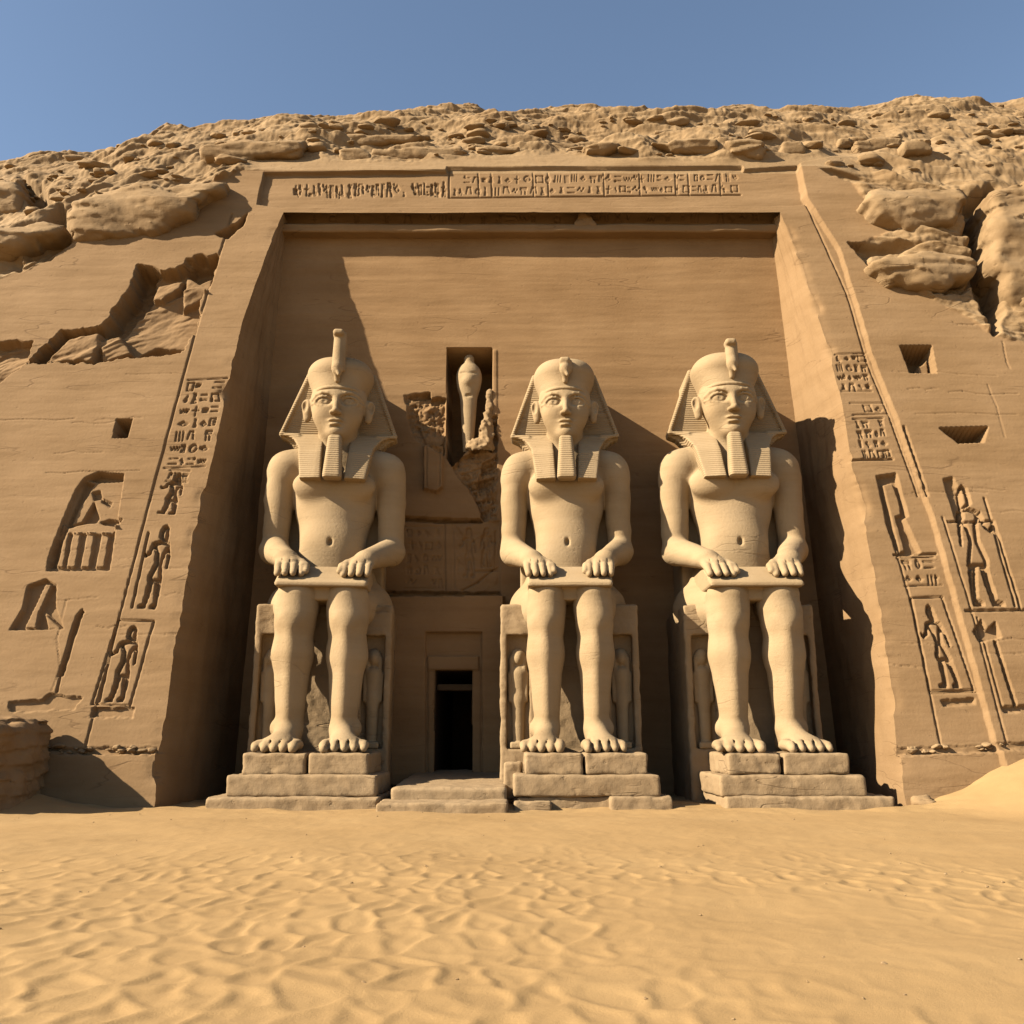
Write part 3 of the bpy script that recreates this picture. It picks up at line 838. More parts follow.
# broken pieces on the ledge: a raised stub right of the middle
cpx, cpy = proj(Pc[..., 0], Pc[..., 1], Pc[..., 2])
K = Carver(cpx.astype(np.float32), cpy.astype(np.float32))
sg = np.random.RandomState(5)
glyphs(K, [(310, 213), (760, 211), (760, 223), (310, 225)], 44, 1, .12, lines=False, w_=1.3, skip=.3)
selc = (pts[:, 1] > 36.95) & (pts[:, 0] > 54.8)
Pc[..., 1] -= K.H * selc[:, None]
tpart('cornice', Pc.reshape(-1, 3), grid_quads(len(pts), cxn), M_CLIFF, 'shaded cornice and broken sunlit ledge under the frieze')

def sdf_obj(name, F, m, parent=None, loc=None, smooth=True):
    v, q = F.mesh()
    return mesh_obj(name, v, q, m, parent, smooth, loc)

def chip_field(F, amp=.05, sc=1.6, seed=0):
    """roughen a block: wear mostly on its edges"""
    X_, Y_, Z_ = np.meshgrid(F.xs, F.ys, F.zs, indexing='ij')
    F.F += (amp * noise3(X_ * sc, Y_ * sc, Z_ * sc, seed) + amp * .5 * noise3(X_ * sc * 3, Y_ * sc * 3, Z_ * sc * 3, seed + 9)).astype(np.float32)

def block(name, lo, hi, m, parent=None, h=.09, rad=.1, amp=.05, seed=0, slope=0.0):
    F = Field(ax(lo[0] - .3, hi[0] + .3, h), ax(lo[1] - .3, hi[1] + .3, h * 1.3), ax(lo[2] - .3, hi[2] + .3, h))
    F.box(lo, hi, rad)
    chip_field(F, amp, 1.3, seed)
    v, q = F.mesh()
    if slope: v[:, 2] += slope * (v[:, 1] - lo[1])
    return mesh_obj(name, v, q, m, parent)

stub = block('ledge_stub', (4.35, 54.30, 36.6), (5.5, 54.95, 37.75), M_CLIFF, None, .06, .12, .10, 3)
keep_world(stub, temple)
sv = stub.data
# taper the stub upwards
for vtx in sv.vertices:
    z = vtx.co.z - 36.8
    cx_ = 4.85 - 1.0
    vtx.co.x = cx_ + (vtx.co.x - cx_) * (1.35 - .75 * max(0, min(1, z)))

# ------------------------------------------------------------------ colossi
def colossus(idx, loc, rz, sx, label, crown=0.0, chest=0.0, cobra=1.3, lift=0.0, throne_w=4.0):
    root = empty('seated_colossus', loc, rz)
    tag(root, label, 'statue', 'seated colossi in the temple front')
    xs = np.concatenate([ax(-5.2, -2.45, .09)[:-1], ax(-2.45, 2.45, .052)[:-1], ax(2.45, 5.2, .09)])
    ys = np.concatenate([ax(-6.6, -3.0, .075)[:-1], ax(-3.0, -.6, .05)[:-1], ax(-.6, 2.6, .11)])
    zs = np.concatenate([ax(-.2, 1.3, .06)[:-1], ax(1.3, 8.6, .10)[:-1], ax(8.6, 10.2, .055)[:-1], ax(10.2, 17.0, .085)[:-1], ax(17.0, 23.6, .05)])
    B = Field(xs, ys, zs)
    def up_(v):
        v[:, 2] = np.where(v[:, 2] > 9.9, 9.9 + (v[:, 2] - 9.9) * (1 + lift), v[:, 2])
        return v
    # trunk
    B.ell((0, .3, 9.0), (2.6, 1.8, 1.9), .3)
    B.cone((0, .15, 9.6), (0, .1, 13.0), 1.55, 1.68, .8, (1.18, .86, 1))
    B.ell((0, .15, 14.5), (2.46, 1.45, 2.4), .6)
    B.cone((-2.5, .2, 16.15), (2.5, .2, 16.15), .92, .92, .5)
    B.cone((0, .45, 16.4), (0, .0, 18.6), 1.35, 1.10, .8)
    for s in (-1, 1):
        B.cone((s * .8, .4, 17.25), (s * 2.75, .25, 16.15), .8, .72, .5)
        B.ell((s * 1.15, -1.0, 14.75), (1.2 + chest * .2, .60 + chest * .25, .85 + chest * .1), .35)
        B.ell((s * 3.08, .15, 15.72), (1.0, 1.02, 1.25), .4)
        B.cone((s * 3.2, .15, 15.3), (s * 3.32, .15, 11.3), .90, .72, .12)
        B.ell((s * 3.32, .1, 11.15), (.78, .86, .78), .2)
        B.cone((s * 3.28, -.1, 11.1), (s * 2.15, -2.9, 10.12), .80, .54, .25)
    # belly and navel
    B.ell((0, -.9, 11.2), (1.5, .75, 1.5), .6)
    B.ell((.0, -1.66, 11.35), (.15, .28, .22), .1, cut=True)
    B.line([(0, -1.62, 14.6), (0, -1.75, 12.6)], .05, .22, cut=True)
    # thighs, shins and feet
    for s in (-1, 1):
        B.cone((s * 1.95, .2, 7.75), (s * 1.30, -3.3, 7.5), 1.62, 1.08, .3)
        B.cone((s * 1.27, -3.52, 8.0), (s * 1.36, -3.60, 6.7), 1.12, .99, .15)
        B.cone((s * 1.37, -3.62, 7.0), (s * 1.40, -3.55, 4.9), .98, 1.0, .4)
        B.cone((s * 1.40, -3.5, 5.0), (s * 1.36, -3.6, 1.3), 1.0, .66, .4)
        B.ell((s * 1.40, -4.48, 6.75), (.55, .28, .38), .25)
        B.cone((s * 1.40, -4.5, 6.3), (s * 1.36, -4.2, 1.9), .20, .14, .5)
        B.ell((s * 1.34, -3.2, .5), (.60, .85, .6), .3)
        B.cone((s * 1.36, -3.75, 1.05), (s * 1.60, -5.2, .40), .50, .50, .5, (1.15, 1, 1))
        B.ell((s * 1.62, -5.0, .34), (1.2, 1.0, .40), .35)
        B.ell((s * 2.1, -3.55, 1.2), (.22, .3, .35), .25)
        for k in range(5):
            u = (k - 2) * .47
            order = k if s > 0 else 4 - k
            fy = -6.3 + .12 * order
            r = .25 if order == 0 else .235 - .006 * order
            x0 = s * 1.62 + u
            B.cone((x0, -5.1, .40), (x0 + s * .04, fy + .25, .33), r, r, .10)
            B.cone((x0 + s * .04, fy + .25, .33), (x0 + s * .05, fy, .20), r, r * .85, .06)
            if k < 4:
                B.cone((x0 + .235, -5.25, .72), (x0 + .24, -6.5, .22), .05, .10, .04, cut=True)
    # hands laid on the lap
    for s in (-1, 1):
        tw = s * (-.18)
        B.cone((s * 2.1, -3.0, 10.08), (s * 1.85, -3.5, 9.74), .54, .50, .3, (1.25, 1, .72))
        for k in range(4):
            u = (k - 1.5) * .41
            L_ = (.95, 1.12, 1.05, .85)[k if s < 0 else 3 - k]
            x0 = s * 1.8 + u
            B.cone((x0, -3.45, 9.78), (x0 + tw * .25, -3.45 - .52 * L_, 9.50), .225, .215, .06)
            B.cone((x0 + tw * .25, -3.45 - .52 * L_, 9.50), (x0 + tw * .5, -3.45 - .98 * L_, 9.06), .21, .17, .04)
            if k < 3: B.cone((x0 + .205, -3.7, 9.98), (x0 + .205 + tw * .5, -4.5, 9.36), .03, .05, .03, cut=True)
        B.cone((s * 1.5, -3.2, 9.95), (s * .96, -3.75, 9.58), .25, .22, .12)
        B.cone((s * .96, -3.75, 9.58), (s * .88, -4.2, 9.24), .21, .17, .06)
    # head
    B.ell((0, -.45, 20.1), (1.60, 1.48, 1.9), .3)
    B.cone((0, -.58, 19.6), (0, -.84, 18.35), 1.43, 1.02, .5, (1.06, 1, 1))
    B.ell((0, -1.55, 17.76), (.46, .42, .36), .35)              # chin
    for s in (-1, 1):
        B.ell((s * .80, -1.22, 18.9), (.55, .52, .6), .5)     # cheeks
        B.ell((s * .72, -2.02, 19.62), (.56, .38, .38), .12, cut=True)   # sockets
        B.ell((s * .71, -1.50, 19.56), (.45, .36, .30), .03)    # eyeballs
        B.ell((s * .71, -1.86, 19.56), (.15, .07, .15), .02, cut=True)
        up = [(s * (.71 + .54 * math.cos(t)), -1.84 + .22 * math.cos(t) ** 2, 19.53 + .31 * math.sin(t)) for t in np.linspace(0, math.pi, 8)]
        B.line(up, .07, .03)
        lo_ = [(s * (.71 + .54 * math.cos(t)), -1.80 + .22 * math.cos(t) ** 2, 19.53 - .25 * math.sin(t)) for t in np.linspace(0, math.pi, 8)]
        B.line(lo_, .055, .04)
        B.line([(s * 1.18, -1.60, 19.53), (s * 1.50, -1.22, 19.52)], .06, .05)
        br = [(s * .22, -1.93, 19.90), (s * .5, -1.94, 20.04), (s * .85, -1.84, 20.08), (s * 1.2, -1.58, 19.98), (s * 1.45, -1.26, 19.78)]
        B.line(br, .085, .06)
        B.cone((s * 1.80, -.70, 19.62), (s * 1.78, -.78, 18.85), .42, .26, .08, (.85, .7, 1))     # ears
        B.ell((s * 1.96, -1.0, 19.55), (.19, .24, .40), .05, cut=True)
        B.ell((s * .21, -2.08, 18.80), (.16, .20, .13), .07)    # nostril wings
        B.ell((s * .16, -2.24, 18.68), (.06, .12, .05), .03, cut=True)
    B.cone((0, -1.84, 19.9), (0, -2.20, 18.95), .14, .17, .14)   # nose
    B.ell((0, -2.24, 18.86), (.17, .22, .16), .08)
    B.ell((0, -1.72, 18.38), (.44, .34, .12), .07)            # lips
    B.ell((.17, -1.90, 18.40), (.20, .17, .09), .07); B.ell((-.17, -1.90, 18.40), (.20, .17, .09), .07)
    B.ell((0, -1.76, 18.16), (.36, .30, .12), .06)
    B.line([(-.46, -1.86, 18.28), (0, -2.08, 18.27), (.46, -1.86, 18.28)], .03, .05, cut=True)
    B.line([(-.22, -1.86, 18.0), (.22, -1.86, 18.0)], .06, .12, cut=True)
    B.cut(lambda x, y, z: z - .0 + 0 * x + 0 * y, (-9, -9, -9), (9, 9, 0), .02)
    # surface wear
    v, q = B.mesh()
    n = noise3(v[:, 0] * .7, v[:, 1] * .7, v[:, 2] * 1.1, 200 + idx)
    band = noise2(v[:, 2] * 1.6, v[:, 2] * 0 + idx * 3.3, 210)
    bodyw = sstep(17.3, 16.5, v[:, 2])
    v[:, 0] *= 1 + (.012 * n + .008 * band) * bodyw
    v[:, 0] *= sx
    mesh_obj('body', up_(v), q, M_STAT, root)
    # headdress: smooth crown cloth, striped wings and lappets under it
    Fh = Field(ax(-2.5, 2.5, .055), ax(-2.5, 2.4, .055), ax(19.9, 23.6, .05))
    def fd(x, y, z):
        g = 1.56 + .50 * sstep(20.2, 21.9, z)
        q = (abs(x / g) ** 2.6 + abs(y / (g + .08 + .36 * sstep(21.4, 20.3, z))) ** 2.2 + abs((z - 20.2) / (2.52 + crown)) ** 5.0) ** (1 / 2.6)
        return (q - 1) * 1.8
    Fh.add(fd, (-2.1, -2.2, 20.3), (2.1, 2.2, 23), 0)
    Fh.cut(lambda x, y, z: z - 20.22 + .03 * x * x + 0 * y, (-9, -9, 0), (9, 9, 20.5), .05)
    Fh.add(lambda x, y, z: np.maximum(np.maximum(fd(x, y, z) - .05, abs(z - 20.36 + .03 * x * x) - .07), y - .4), (-2.1, -2.3, 20.2), (2.1, .4, 20.5), .04)
    v, q = Fh.mesh(); v[:, 0] *= sx
    hd = mesh_obj('headdress', up_(v), q, M_STAT, root)
    Fh = Field(ax(-3.7, 3.7, .06), ax(-3.1, 1.6, .06), ax(14.4, 23.0, .06))
    wing = [(0, 22.5), (1.3, 22.45), (1.98, 22.0), (2.28, 21.2), (3.46, 18.2), (3.44, 17.98), (2.95, 17.75), (2.5, 17.3), (0, 17.3)]
    def fw(x, y, z):
        bs = np.broadcast_shapes(x.shape, z.shape)
        d2 = poly_dist(wing, np.broadcast_to(abs(x), bs).astype(np.float32), np.broadcast_to(z, bs).astype(np.float32)) + .06
        dy_ = abs(y - .62) - .36
        return np.sqrt(np.maximum(d2, 0) ** 2 + np.maximum(dy_, 0) ** 2) + np.minimum(np.maximum(d2, dy_), 0) - .06
    Fh.add(fw, (-3.5, -.1, 17.2), (3.5, 1.2, 22.6), .1)
    for s_ in (-1, 1):
        Fh.cone((s_ * 1.95, .35, 21.95), (s_ * 3.36, .05, 18.12), .16, .12, .12)
        Fh.cone((s_ * 3.36, .05, 18.10), (s_ * 2.3, -.2, 17.95), .10, .14, .12)
    lap = [(.80, 18.05), (2.95, 18.05), (2.5, 17.62), (2.16, 17.0), (1.84, 14.85), (.66, 14.85), (.74, 16.4)]
    def fl(x, y, z):
        bs = np.broadcast_shapes(x.shape, z.shape)
        d2 = poly_dist(lap, np.broadcast_to(abs(x), bs).astype(np.float32), np.broadcast_to(z, bs).astype(np.float32)) + .06
        yc = .05 - .82 * np.clip(18.0 - z, -.2, 1.4) - .42 * np.clip(16.6 - z, 0, 1.8) + .16 * np.maximum(abs(x) - 1.0, 0)
        dy_ = abs(y - yc) - .38
        return np.sqrt(np.maximum(d2, 0) ** 2 + np.maximum(dy_, 0) ** 2) + np.minimum(np.maximum(d2, dy_), 0) - .06
    Fh.add(fl, (-3.0, -2.6, 14.7), (3.0, .5, 18.1), .15)
    v, q = Fh.mesh(); v[:, 0] *= sx
    mesh_obj('lappet_cloth', up_(v), q, M_NEMES, hd)
    # cobra at the brow
    Fu = Field(ax(-.7, .7, .045), ax(-3.0, -.6, .045), ax(20.2, 25.4, .05))
    top = 22.2 + cobra
    Fu.cone((0, -2.05, 20.75), (0, -2.32, 21.5), .16, .24, .1)
    Fu.cone((0, -2.28, 21.4), (0, -2.05, top), .38, .33, .15, (.9, .72, 1))
    Fu.box((-.16, -2.2, 21.3), (.42, -1.5, top + .25), .12, .1)
    Fu.cone((0, -1.75, 21.6), (0, -1.7, top - .1), .2, .2, .2)
    Fu.box((-.34, -2.55, top - .1), (.30, -1.8, top + .3), .18, .12)
    Fu.cone((0, -2.42, 21.25), (.12, -2.5, 20.95), .12, .1, .05)
    v, q = Fu.mesh(); mesh_obj('cobra', up_(v), q, M_STAT, hd)
    # beard
    Fb = Field(ax(-.9, .9, .05), ax(-3.0, -1.2, .05), ax(14.7, 18.0, .05))
    def fbd(x, y, z):
        t = np.clip((17.5 - z) / 2.6, 0, 1)
        dx_ = abs(x) - (.17 + .16 * t); dyy = abs(y - (-1.62 - .52 * t)) - (.14 + .06 * t); dzz = abs(z - 16.18) - 1.16
        return np.sqrt(np.maximum(dx_, 0) ** 2 + np.maximum(dyy, 0) ** 2 + np.maximum(dzz, 0) ** 2) + np.minimum(np.maximum(np.maximum(dx_, dyy), dzz), 0) - .22
    Fb.add(fbd, (-.8, -2.7, 14.9), (.8, -1.3, 17.8), 0)
    v, q = Fb.mesh(); mesh_obj('beard', up_(v), q, M_BEARD, root)
    # kilt: the stiff slab over the lap
    Fk = Field(ax(-3.1, 3.1, .07), ax(-5.2, .6, .07), ax(7.4, 10.3, .05))
    kp = [(-4.74, 8.36), (-4.74, 8.58), (-2.9, 9.72), (.2, 9.80), (.2, 8.36)]
    def fk(x, y, z):
        bs = np.broadcast_shapes(y.shape, z.shape)
        d2 = poly_dist(kp, np.broadcast_to(y, bs).astype(np.float32), np.broadcast_to(z, bs).astype(np.float32)) + .16
        dx_ = abs(x) - 2.24
        return np.sqrt(np.maximum(d2, 0) ** 2 + np.maximum(dx_, 0) ** 2) + np.minimum(np.maximum(d2, dx_), 0) - .16
    Fk.add(fk, (-2.9, -5.1, 8.2), (2.9, .4, 10.0), 0)
    Fk.box((-2.1, -4.15, 7.7), (2.1, .2, 8.6), .15, .1)
    v, q = Fk.mesh(); v[:, 0] *= sx
    mesh_obj('kilt', v, q, M_STAT, root)
    # throne and the slab that ties the figure to the wall
    hw = throne_w
    Ft = Field(ax(-hw - .4, hw + .4, .08), np.concatenate([ax(-2.6, -1.2, .07)[:-1], ax(-1.2, 6.6, .3)]), ax(-2.8, 8.3, .08))
    Ft.box((-hw, -2.3, -2.7), (hw, 6.4, 7.75), .12)
    for s in (-1, 1):
        x0, x1 = sorted((s * (hw - .35), s * (hw - 1.55)))
        Ft.box((x0, -2.8, .15), (x1, -1.75, 6.1), .08, .03, cut=True)
    Ft.box((-1.0, -2.8, .0), (1.0, -2.15, 7.0), .05, .03, cut=True)
    chip_field(Ft, .05, 1.2, 300 + idx)
    thr = sdf_obj('throne', Ft, M_PED, root)
    for s in (-1, 1):
        Fa = Field(ax(-.8, .8, .05), ax(-.7, .7, .06), ax(-.1, 5.6, .05))
        Fa.cone((0, 0, .5), (0, 0, 2.6), .30, .36, .1, (1, .8, 1)); Fa.cone((0, 0, 2.6), (0, 0, 3.9), .36, .44, .2, (1.05, .7, 1))
        Fa.ell((0, -.05, 4.75), (.30, .30, .38), .12)
        Fa.ell((0, .05, 4.78), (.42, .30, .48), .06); Fa.cone((-.34, -.02, 4.7), (-.34, -.05, 4.0), .15, .13, .08); Fa.cone((.34, -.02, 4.7), (.34, -.05, 4.0), .15, .13, .08)
        Fa.cone((-.45, 0, 3.9), (-.42, -.08, 2.5), .14, .11, .06); Fa.cone((.45, 0, 3.9), (.42, -.08, 2.5), .14, .11, .06)
        Fa.box((-.42, -.45, .0), (.42, .3, .35), .08, .1)
        sdf_obj('attendant_figure', Fa, M_STAT, thr, loc=(s * (hw - .95), -1.85, .15))
    Fp = Field(ax(-3.8, 3.8, .1), ax(.2, 6.2, .25), ax(6.5, 23.2, .12))
    Fp.box((-2.0 * sx, .8, 7), (2.0 * sx, 5.9, 22.3), .12)
    Fp.box((-2.9 * sx, .9, 7), (2.9 * sx, 5.9, 15.6), .15, .1)
    v, q = Fp.mesh(); mesh_obj('back_pillar', up_(v), q, M_STAT, root)
    return root

STAT = [
    dict(loc=(-10.35, 51.0, 2.42), rz=R(5), sx=1.0, cobra=1.3, lift=.012, throne_w=3.65, label='left colossus with the tallest cobra on its brow, beside the shaded side wall'),
    dict(loc=(3.15, 51.0, 2.42), rz=R(-1.5), sx=.93, cobra=-.4, lift=.008, throne_w=3.72, crown=-.05, label='middle colossus, narrowest of the three, right beside the doorway'),
    dict(loc=(12.85, 51.0, 2.42), rz=R(-1), sx=1.02, cobra=.4, lift=.036, throne_w=3.5, chest=.8, label='right colossus nearest the sunlit side wall, with full breasts'),
]
for i, s in enumerate(STAT): colossus(i, **s)

# ------------------------------------------------------------------ plinths and steps
def plinth(px0, px1, label, extra, seed):
    a = at(px0, 777, 44.4); b = at(px1, 777, 44.4); xc = (a[0] + b[0]) / 2; hwid = (b[0] - a[0]) / 2
    root = empty('plinth', (xc, 46.4, 0)); tag(root, label, 'plinth', 'plinths under the colossi')
    g = .06
    block('block', (-hwid, -2.05, 1.42), (-g + extra.get('split', 0), 2.4, 2.42), M_PED, root, .08, .09, .05, seed)
    block('block', (g + extra.get('split', 0), -2.05, 1.42), (hwid, 2.4, 2.42), M_PED, root, .08, .09, .05, seed + 1)
    block('base_course', (-hwid - .55, -2.5, .45), (hwid + .5, 2.4, 1.44), M_PED, root, .09, .1, .05, seed + 2)
    for (x0, x1, y0, z1) in extra['foot']:
        block('foot_slab', (x0, y0, -.5), (x1, 2.4, z1), M_PED, root, .09, .08, .06, seed + 3)
    return root
p1 = plinth(241, 368, 'stepped plinth under the left colossus, with two top blocks and a wide foot slab', dict(split=.1, foot=[(-4.3, 3.7, -3.1, .47)]), 400)
p2 = plinth(525, 648, 'stepped plinth under the middle colossus, its foot slab broken away at the centre', dict(split=-.1, foot=[(-3.45, -1.7, -3.0, .3), (1.0, 3.9, -3.0, .5), (-3.3, 3.4, -2.35, .47)]), 420)
p3 = plinth(729, 851, 'stepped plinth under the right colossus, nearest the sunlit side wall', dict(split=-.3, foot=[(-3.3, 4.5, -2.95, .5)]), 440)

st = empty('entrance_steps', (-3.0, 44, 0)); tag(st, 'low stone steps and ramp leading to the dark doorway', 'steps')
block('lower_step', (-3.0, -2.5, -.4), (2.8, .3, .36), M_PED, st, .08, .08, .05, 460)
block('ramp', (-2.65, -.2, -.4), (2.75, 12.4, .88), M_PED, st, .1, .08, .05, 461, slope=.03)
jb = block('gate_stub', (-.45, -.5, 0), (.45, .6, 1.75), M_PED, None, .07, .1, .07, 465)
jb.location = (.05, 46.3, .2); jb.name = 'stone_stub'
tag(jb, 'short broken stone stub standing beside the ramp, against the middle throne', 'stone')

# statue standing in the niche, and the rubble at its side
nb = at(468, 446, 55.5)
ns = empty('niche_statue', (nb[0], 55.7, nb[2])); tag(ns, 'mummy shaped statue standing in the tall dark niche above the door', 'statue')
Fn = Field(ax(-1.3, 1.3, .06), ax(-1.0, 1.0, .06), ax(-.4, 6.6, .06))
Fn.cone((0, 0, -.2), (0, 0, 3.9), .34, .60, .2, (1, .75, 1)); Fn.ell((0, 0, 4.75), (.86, .66, 1.15), .35)
Fn.ell((0, -.3, 4.45), (.52, .5, .5), .1); Fn.cone((0, 0, 5.7), (0, 0, 6.1), .30, .34, .12)
Fn.line([(-.5, -.5, 4.95), (0, -.76, 4.9), (.5, -.5, 4.95)], .06, .1, cut=True); Fn.box((-.2, -.9, 3.3), (.2, -.35, 3.5), .02, .05, cut=True)
sdf_obj('figure', Fn, M_STAT, ns)
Fs = Field(ax(-1.2, 1.2, .07), ax(-.9, .9, .07), ax(-1.2, 4.2, .07))
Fs.cone((.1, 0, -.8), (.36, .1, 2.9), .55, .14, .1, (1, .8, 1)); Fs.ell((-.4, 0, -.8), (.8, .6, .5), .2)
X_, Y_, Z_ = np.meshgrid(Fs.xs, Fs.ys, Fs.zs, indexing='ij'); Fs.F += (.10 * noise3(X_ * 1.6, Y_ * 1.6, Z_ * 1.3, 500) + .09 * noise3(X_ * 4.5, Y_ * 4.5, Z_ * 4, 501)).astype(np.float32)
sp = at(484, 434, 54.9)
o = sdf_obj('rock_spire', Fs, M_ROCK, None, (sp[0], 54.95, sp[2])); tag(o, 'pointed broken rock leaning in the niche beside the mummy shaped statue', 'rock')

# ------------------------------------------------------------------ boulders
def ico(sub=5):
    import bmesh
    bm = bmesh.new(); bmesh.ops.create_icosphere(bm, subdivisions=sub, radius=1.0)
    v = np.array([p.co[:] for p in bm.verts]); f = np.array([[q.index for q in p.verts] for p in bm.faces]); bm.free()
    return v, f
ICO5 = ico(5); ICO3 = ico(3)
def rock_shape(base, seed, flat=.75, facets=9, amp=.22):
    r = np.random.RandomState(seed)
    v = base[0].copy()
    for k in range(facets):
        n = r.normal(size=3); n /= np.linalg.norm(n); c = r.uniform(.55, .85)
        d = np.maximum(v @ n - c, 0); v -= .88 * d[:, None] * n
    s = r.rand() * 40
    for f, a in ((1.1, amp), (2.7, amp * .4), (6.5, amp * .16)):
        n = noise3(v[:, 0] * f + s, v[:, 1] * f, v[:, 2] * f * 1.4 - s, seed)
        v *= (1 + a * n)[:, None]
    return v
def rock(name, loc, size, seed, label, cat, rz=0, group=None, m=None, base=None, rx=0):
    base = base or ICO5
    v = rock_shape(base, seed) * np.array(size)
    o = mesh_obj(name, v, base[1], m or M_ROCK, None, True, loc)
    o.rotation_euler = (rx, 0, rz)
    return tag(o, label, cat, group)
fin = np.stack(proj(CL[:, 0], CL[:, 1], CL[:, 2]), -1)
vis = np.zeros(NR * NCOL, bool)
vis.reshape(NR, NCOL)[:NP + NH] = True
vis.reshape(NR, NCOL)[:IS, iL + 1:iR] = False
vi = np.nonzero(vis)[0]; fv = fin[vi]
def on_cliff(px, py):
    return CL[vi[np.argmin(np.abs(fv[:, 0] - px) + np.abs(fv[:, 1] - py))]]
def slab_rock(name, pts, front, back, label, seed, cat='boulder', m=None, h=.12, rad=.55, amp=.34, lean=.35, Y=None):
    """bedrock block standing out of the cliff: an outline with real depth, worn and layered"""
    pts = np.array(pts, float)
    c = pts.mean(0)
    Yc = on_cliff(c[0], c[1])[1] if Y is None else Y
    wp = np.array([at(p[0], p[1], Yc - front * .6) for p in pts])[:, [0, 2]]
    lo = wp.min(0) - .8; hi = wp.max(0) + .8
    F = Field(ax(lo[0], hi[0], h), ax(Yc - front - .8, Yc + back + .8, h * 1.25), ax(lo[1], hi[1], h))
    X2, Z2 = np.meshgrid(F.xs, F.zs, indexing='ij')
    n1 = .3 * fbm2(X2 * .5 + seed, Z2 * .7, 3, seed)
    d2 = (poly_dist(wp, X2.astype(np.float32), Z2.astype(np.float32)) + n1)[:, None, :]
    X_, Y_, Z_ = np.meshgrid(F.xs, F.ys, F.zs, indexing='ij')
    t = (Z_ - lo[1]) / (hi[1] - lo[1])
    mid = Yc + (back - front) / 2 + lean * (7.5 * np.maximum(0, t - .58) + 2.2 * np.maximum(0, .58 - t))
    dy_ = np.abs(Y_ - mid) - (front + back) / 2
    a = d2 + rad; b = dy_ + rad
    f = np.sqrt(np.maximum(a, 0) ** 2 + np.maximum(b, 0) ** 2) + np.minimum(np.maximum(a, b), 0) - rad
    zz = Z_ * .8 + 1.0 * noise3(X_ * .16, Y_ * .16, Z_ * .35, seed + 3)
    fr = zz - np.floor(zz)
    f = f + amp * .8 * noise3(X_ * .35, Y_ * .35, Z_ * .6, seed + 1) + amp * .2 * noise3(X_ * 1.3, Y_ * 1.3, Z_ * 3.0, seed + 2) + amp * .13 * noise3(X_ * 4, Y_ * 4, Z_ * 6, seed + 4) + .16 * (fr - .5) * sstep(-.25, .35, noise3(X_ * .25, Y_ * .25, Z_ * .5, seed + 8))
    f = f + .16 * np.maximum(0, .25 - np.abs(noise3(X_ * .35, Y_ * .35, Z_ * .9, seed + 6))) * 2
    F.F = f.astype(np.float32)
    v, q = F.mesh()
    o = mesh_obj(name, v, q, m or M_ROCK)
    return tag(o, label, cat)
